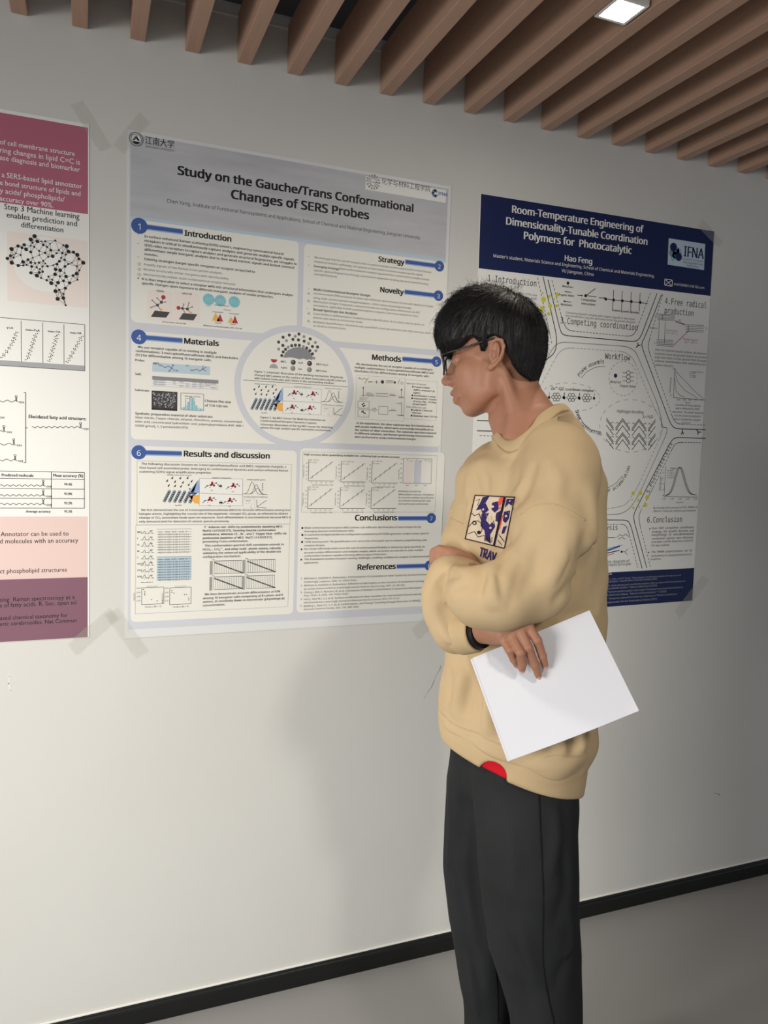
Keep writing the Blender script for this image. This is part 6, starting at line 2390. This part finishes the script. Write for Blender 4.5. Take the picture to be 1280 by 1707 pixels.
def hair_f(P):
    q = to_head(P)
    d = hair_mm(q)
    return (d - .55 * hair_strands_noise(q)) * HS


lo = HC - .16; hi = HC + .17
hv2, hq2 = surface_nets(hair_f, lo, hi, .0022)
hv2 = relax(hv2, hq2, 1, .4)
# single locks and fly-away strands lying on the shell
rng = np.random.RandomState(5)


def hair_only(P):
    return hair_mm(to_head(P)) * HS


def grad(f, P, e=.0015):
    g = np.stack([f(P + np.eye(3)[k] * e) - f(P - np.eye(3)[k] * e) for k in range(3)], -1)
    return g / (np.linalg.norm(g, axis=-1)[:, None] + 1e-9)


nv = hv2[rng.choice(len(hv2), 12000)]
qh = to_head(nv)
keep = (qh[:, 2] > -20) | (rng.rand(len(qh)) < .35)
root_ = nv[keep][:8200]
N = len(root_)
crown = from_head((-34, 0, 128))
L = rng.uniform(.028, .060, N)
top = np.clip((to_head(root_)[:, 2] - 70) / 40, 0, 1)
steps = 7
pos = root_.copy()
path = [pos - grad(hair_only, pos) * .002]
lift = rng.normal(.0002, .0004, N) + top * np.abs(rng.normal(0, .0022, N))
jit = rng.normal(0, .35, (N, 3))
for s in range(steps - 1):
    g = grad(hair_only, pos)
    d = pos - crown + np.array([0, 0, -.015])
    d = d / (np.linalg.norm(d, axis=1)[:, None] + 1e-9) + jit * (.12 + .45 * top[:, None]) + hf * .25 * top[:, None] + np.array([0, 0, -.30]) * (1 - top[:, None])
    d -= g * (d * g).sum(1)[:, None]
    d /= np.linalg.norm(d, axis=1)[:, None] + 1e-9
    pos = pos + d * (L / steps)[:, None]
    e = hair_only(pos)
    pos = pos - grad(hair_only, pos) * (e - lift * (s + 1) * .55)[:, None]
    path.append(pos.copy())
path = np.stack(path, 1)
# a few standing strands at the crown
M_ = 110
cp = from_head(np.stack([rng.uniform(-50, 40, M_), rng.uniform(-40, 50, M_), np.full(M_, 132.0)], -1))
e = hair_only(cp); cp = cp - grad(hair_only, cp) * (e + .003)[:, None]
gd = grad(hair_only, cp)
dirs = gd + rng.normal(0, .45, (M_, 3)) + hf * rng.uniform(-.5, .7, (M_, 1))
dirs /= np.linalg.norm(dirs, axis=1)[:, None]
bend = hf * rng.uniform(-1, 1, (M_, 1)) + hl * rng.uniform(-.6, .6, (M_, 1))
LL = rng.uniform(.010, .030, M_)
tt = np.linspace(0, 1, steps)
path2 = cp[:, None] + dirs[:, None] * (LL[:, None] * tt)[..., None] + bend[:, None] * (LL[:, None] * .5 * tt ** 2)[..., None]
# ragged tips of the fringe hanging over the brow
fr = hv2[rng.choice(len(hv2), 9000)]
qf = to_head(fr)
fr = fr[(qf[:, 0] > 62) & (qf[:, 2] < 44)][:420]
K_ = len(fr)
fd_ = np.array([0, 0, -1.0]) + hf * .10 + rng.normal(0, .10, (K_, 3))
fl_ = rng.uniform(.006, .019, K_)
path3 = fr[:, None] - grad(hair_only, fr)[:, None] * .0012 + fd_[:, None] * (fl_[:, None] * tt)[..., None] + (hf * -.25)[None, None] * (fl_[:, None] * tt ** 2)[..., None]
path = np.concatenate([path, path3, path2])
T = np.gradient(path, axis=1); T /= np.linalg.norm(T, axis=2)[..., None] + 1e-9
U_ = np.cross(T, np.array([.3, .5, .8])); U_ /= np.linalg.norm(U_, axis=2)[..., None] + 1e-9
B_ = np.cross(T, U_)
wid = rng.uniform(.00022, .00055, len(path))
wid[-M_:] = .00022
rad = wid[:, None] * np.array([1, 1.1, 1.0, .9, .7, .45, .12])[None]
ring_ = np.stack([path + rad[..., None] * (math.cos(a) * U_ + math.sin(a) * B_) for a in (0, 2.094, 4.189)], 2)
sv = ring_.reshape(-1, 3)
base_i = np.arange(len(path))[:, None, None] * steps * 3
fi = []
for s in range(steps - 1):
    for k in range(3):
        j = (k + 1) % 3
        fi.append([s * 3 + k, s * 3 + j, (s + 1) * 3 + j, (s + 1) * 3 + k])
sq = (base_i + np.array(fi)[None]).reshape(-1, 4)
hair = mesh_obj('hair', to_world(np.concatenate([hv2, sv])), np.concatenate([hq2, sq + len(hv2)]), hair_mat, person, smooth=True)

# ------------------------------------------------------------------ glasses


def lens_loop(sy, n=28, s=1.0):
    out = []
    for k in range(n):
        a = 2 * math.pi * k / n
        yy = 26 * s * np.sign(math.cos(a)) * abs(math.cos(a)) ** .75
        zz = 20 * s * np.sign(math.sin(a)) * abs(math.sin(a)) ** .8
        yl = 34 + yy
        out.append((113 - .0042 * yl * yl + .06 * zz, yl * sy, 0 + zz))
    return np.array(out)


fv, ff = [], []


def add_geo(v, f):
    b = len(fv); fv.extend(v); ff.extend([tuple(i + b for i in t) for t in f])


for sy in (1, -1):
    lp = from_head(lens_loop(sy))
    add_geo(*tube_geo(np.vstack([lp, lp[:2]]), .0020, 8))
add_geo(*tube_geo(from_head([(113, 8, 5), (115, 0, 8), (113, -8, 5)]), .0013, 8))
glasses = mesh_obj('glasses', to_world(np.array(fv)), ff, frame_mat, person, smooth=True)
for sy in (1, -1):
    tp = spline(from_head([(100, 59 * sy, 13), (94, 70 * sy, 14), (55, 77 * sy, 19), (14, 79 * sy, 27), (-4, 79 * sy, 30), (-20, 77 * sy, 20), (-28, 75 * sy, 4)]), 30)
    v, f = tube_geo(tp, .0019, 8)
    mesh_obj('temple', to_world(np.array(v)), f, frame_mat, glasses, smooth=True)
lens_mat = bpy.data.materials.new('clear_lens')
lens_mat.use_nodes = True
lb = lens_mat.node_tree.nodes['Principled BSDF']
lb.inputs['Base Color'].default_value = (.96, .98, .98, 1)
lb.inputs['Roughness'].default_value = 0.03
lb.inputs['Alpha'].default_value = 0.10
for sy in (1, -1):
    lp = lens_loop(sy, 28, .97)
    c = lp.mean(0) + np.array([1.2, 0, 0])
    mid_ = (lp + c) / 2 + np.array([.6, 0, 0])
    P = from_head(np.vstack([lp, mid_, c[None]]))
    bk = P + hf * -.0012
    v = np.vstack([P, bk]); f = []
    n = 28
    for b, fl in ((0, 1), (2 * n + 1, 0)):
        for k in range(n):
            j = (k + 1) % n
            for t in ((b + k, b + j, b + n + j, b + n + k), (b + n + k, b + n + j, b + 2 * n)):
                f.append(t if fl else t[::-1])
    mesh_obj('lens', to_world(v), f, lens_mat, glasses, smooth=True)

# ------------------------------------------------------------------ papers in the right hand
for q_, (dx, dy, dw, lab) in enumerate(((0, 0, 0, 'front white paper sheet held in the hand under the crossed arms'), (-3.5, 2.5, .0022, 'white paper sheet lying just behind the front sheet in the hand'))):
    quad = [PF(788 + dx, 1097 + dy, -.184 + dw), PF(985 + dx * .3, 1018 + dy * .2, -.186 + dw), PF(1066 + dx * .2, 1185 + dy * .3, -.240 + dw), PF(850 + dx, 1268 + dy * .6, -.215 + dw)]
    n = 22
    v = []
    nrm = np.cross(quad[1] - quad[0], quad[3] - quad[0]); nrm /= np.linalg.norm(nrm)
    if nrm[1] > 0:
        nrm = -nrm
    for side in (0, 1):
        for j in range(n + 1):
            for i in range(n + 1):
                s, t = i / n, j / n
                p = (quad[0] * (1 - s) + quad[1] * s) * (1 - t) + (quad[3] * (1 - s) + quad[2] * s) * t
                bend_ = .006 * math.sin(math.pi * s) * t - .010 * max(0, s - .55) * (1 - t) * 2
                v.append(p + nrm * (bend_ + (.0003 if side == 0 else -.0003)))
    f = []
    m = (n + 1) ** 2
    for j in range(n):
        for i in range(n):
            a = j * (n + 1) + i
            f.append((a, a + 1, a + n + 2, a + n + 1)); f.append((m + a, m + a + n + 1, m + a + n + 2, m + a + 1))
    rim = [i for i in range(n + 1)] + [j * (n + 1) + n for j in range(1, n + 1)] + [n * (n + 1) + i for i in range(n - 1, -1, -1)] + [j * (n + 1) for j in range(n - 1, 0, -1)]
    for a, b in zip(rim, rim[1:] + rim[:1]):
        f.append((a, m + a, m + b, b))
    vw_ = to_world(np.array(v))
    o = mesh_obj('paper_sheet', vw_, f, paper_mat, loc=vw_[:m].mean(0))
    tag(o, lab, 'paper', 'loose paper sheets held in the hand')
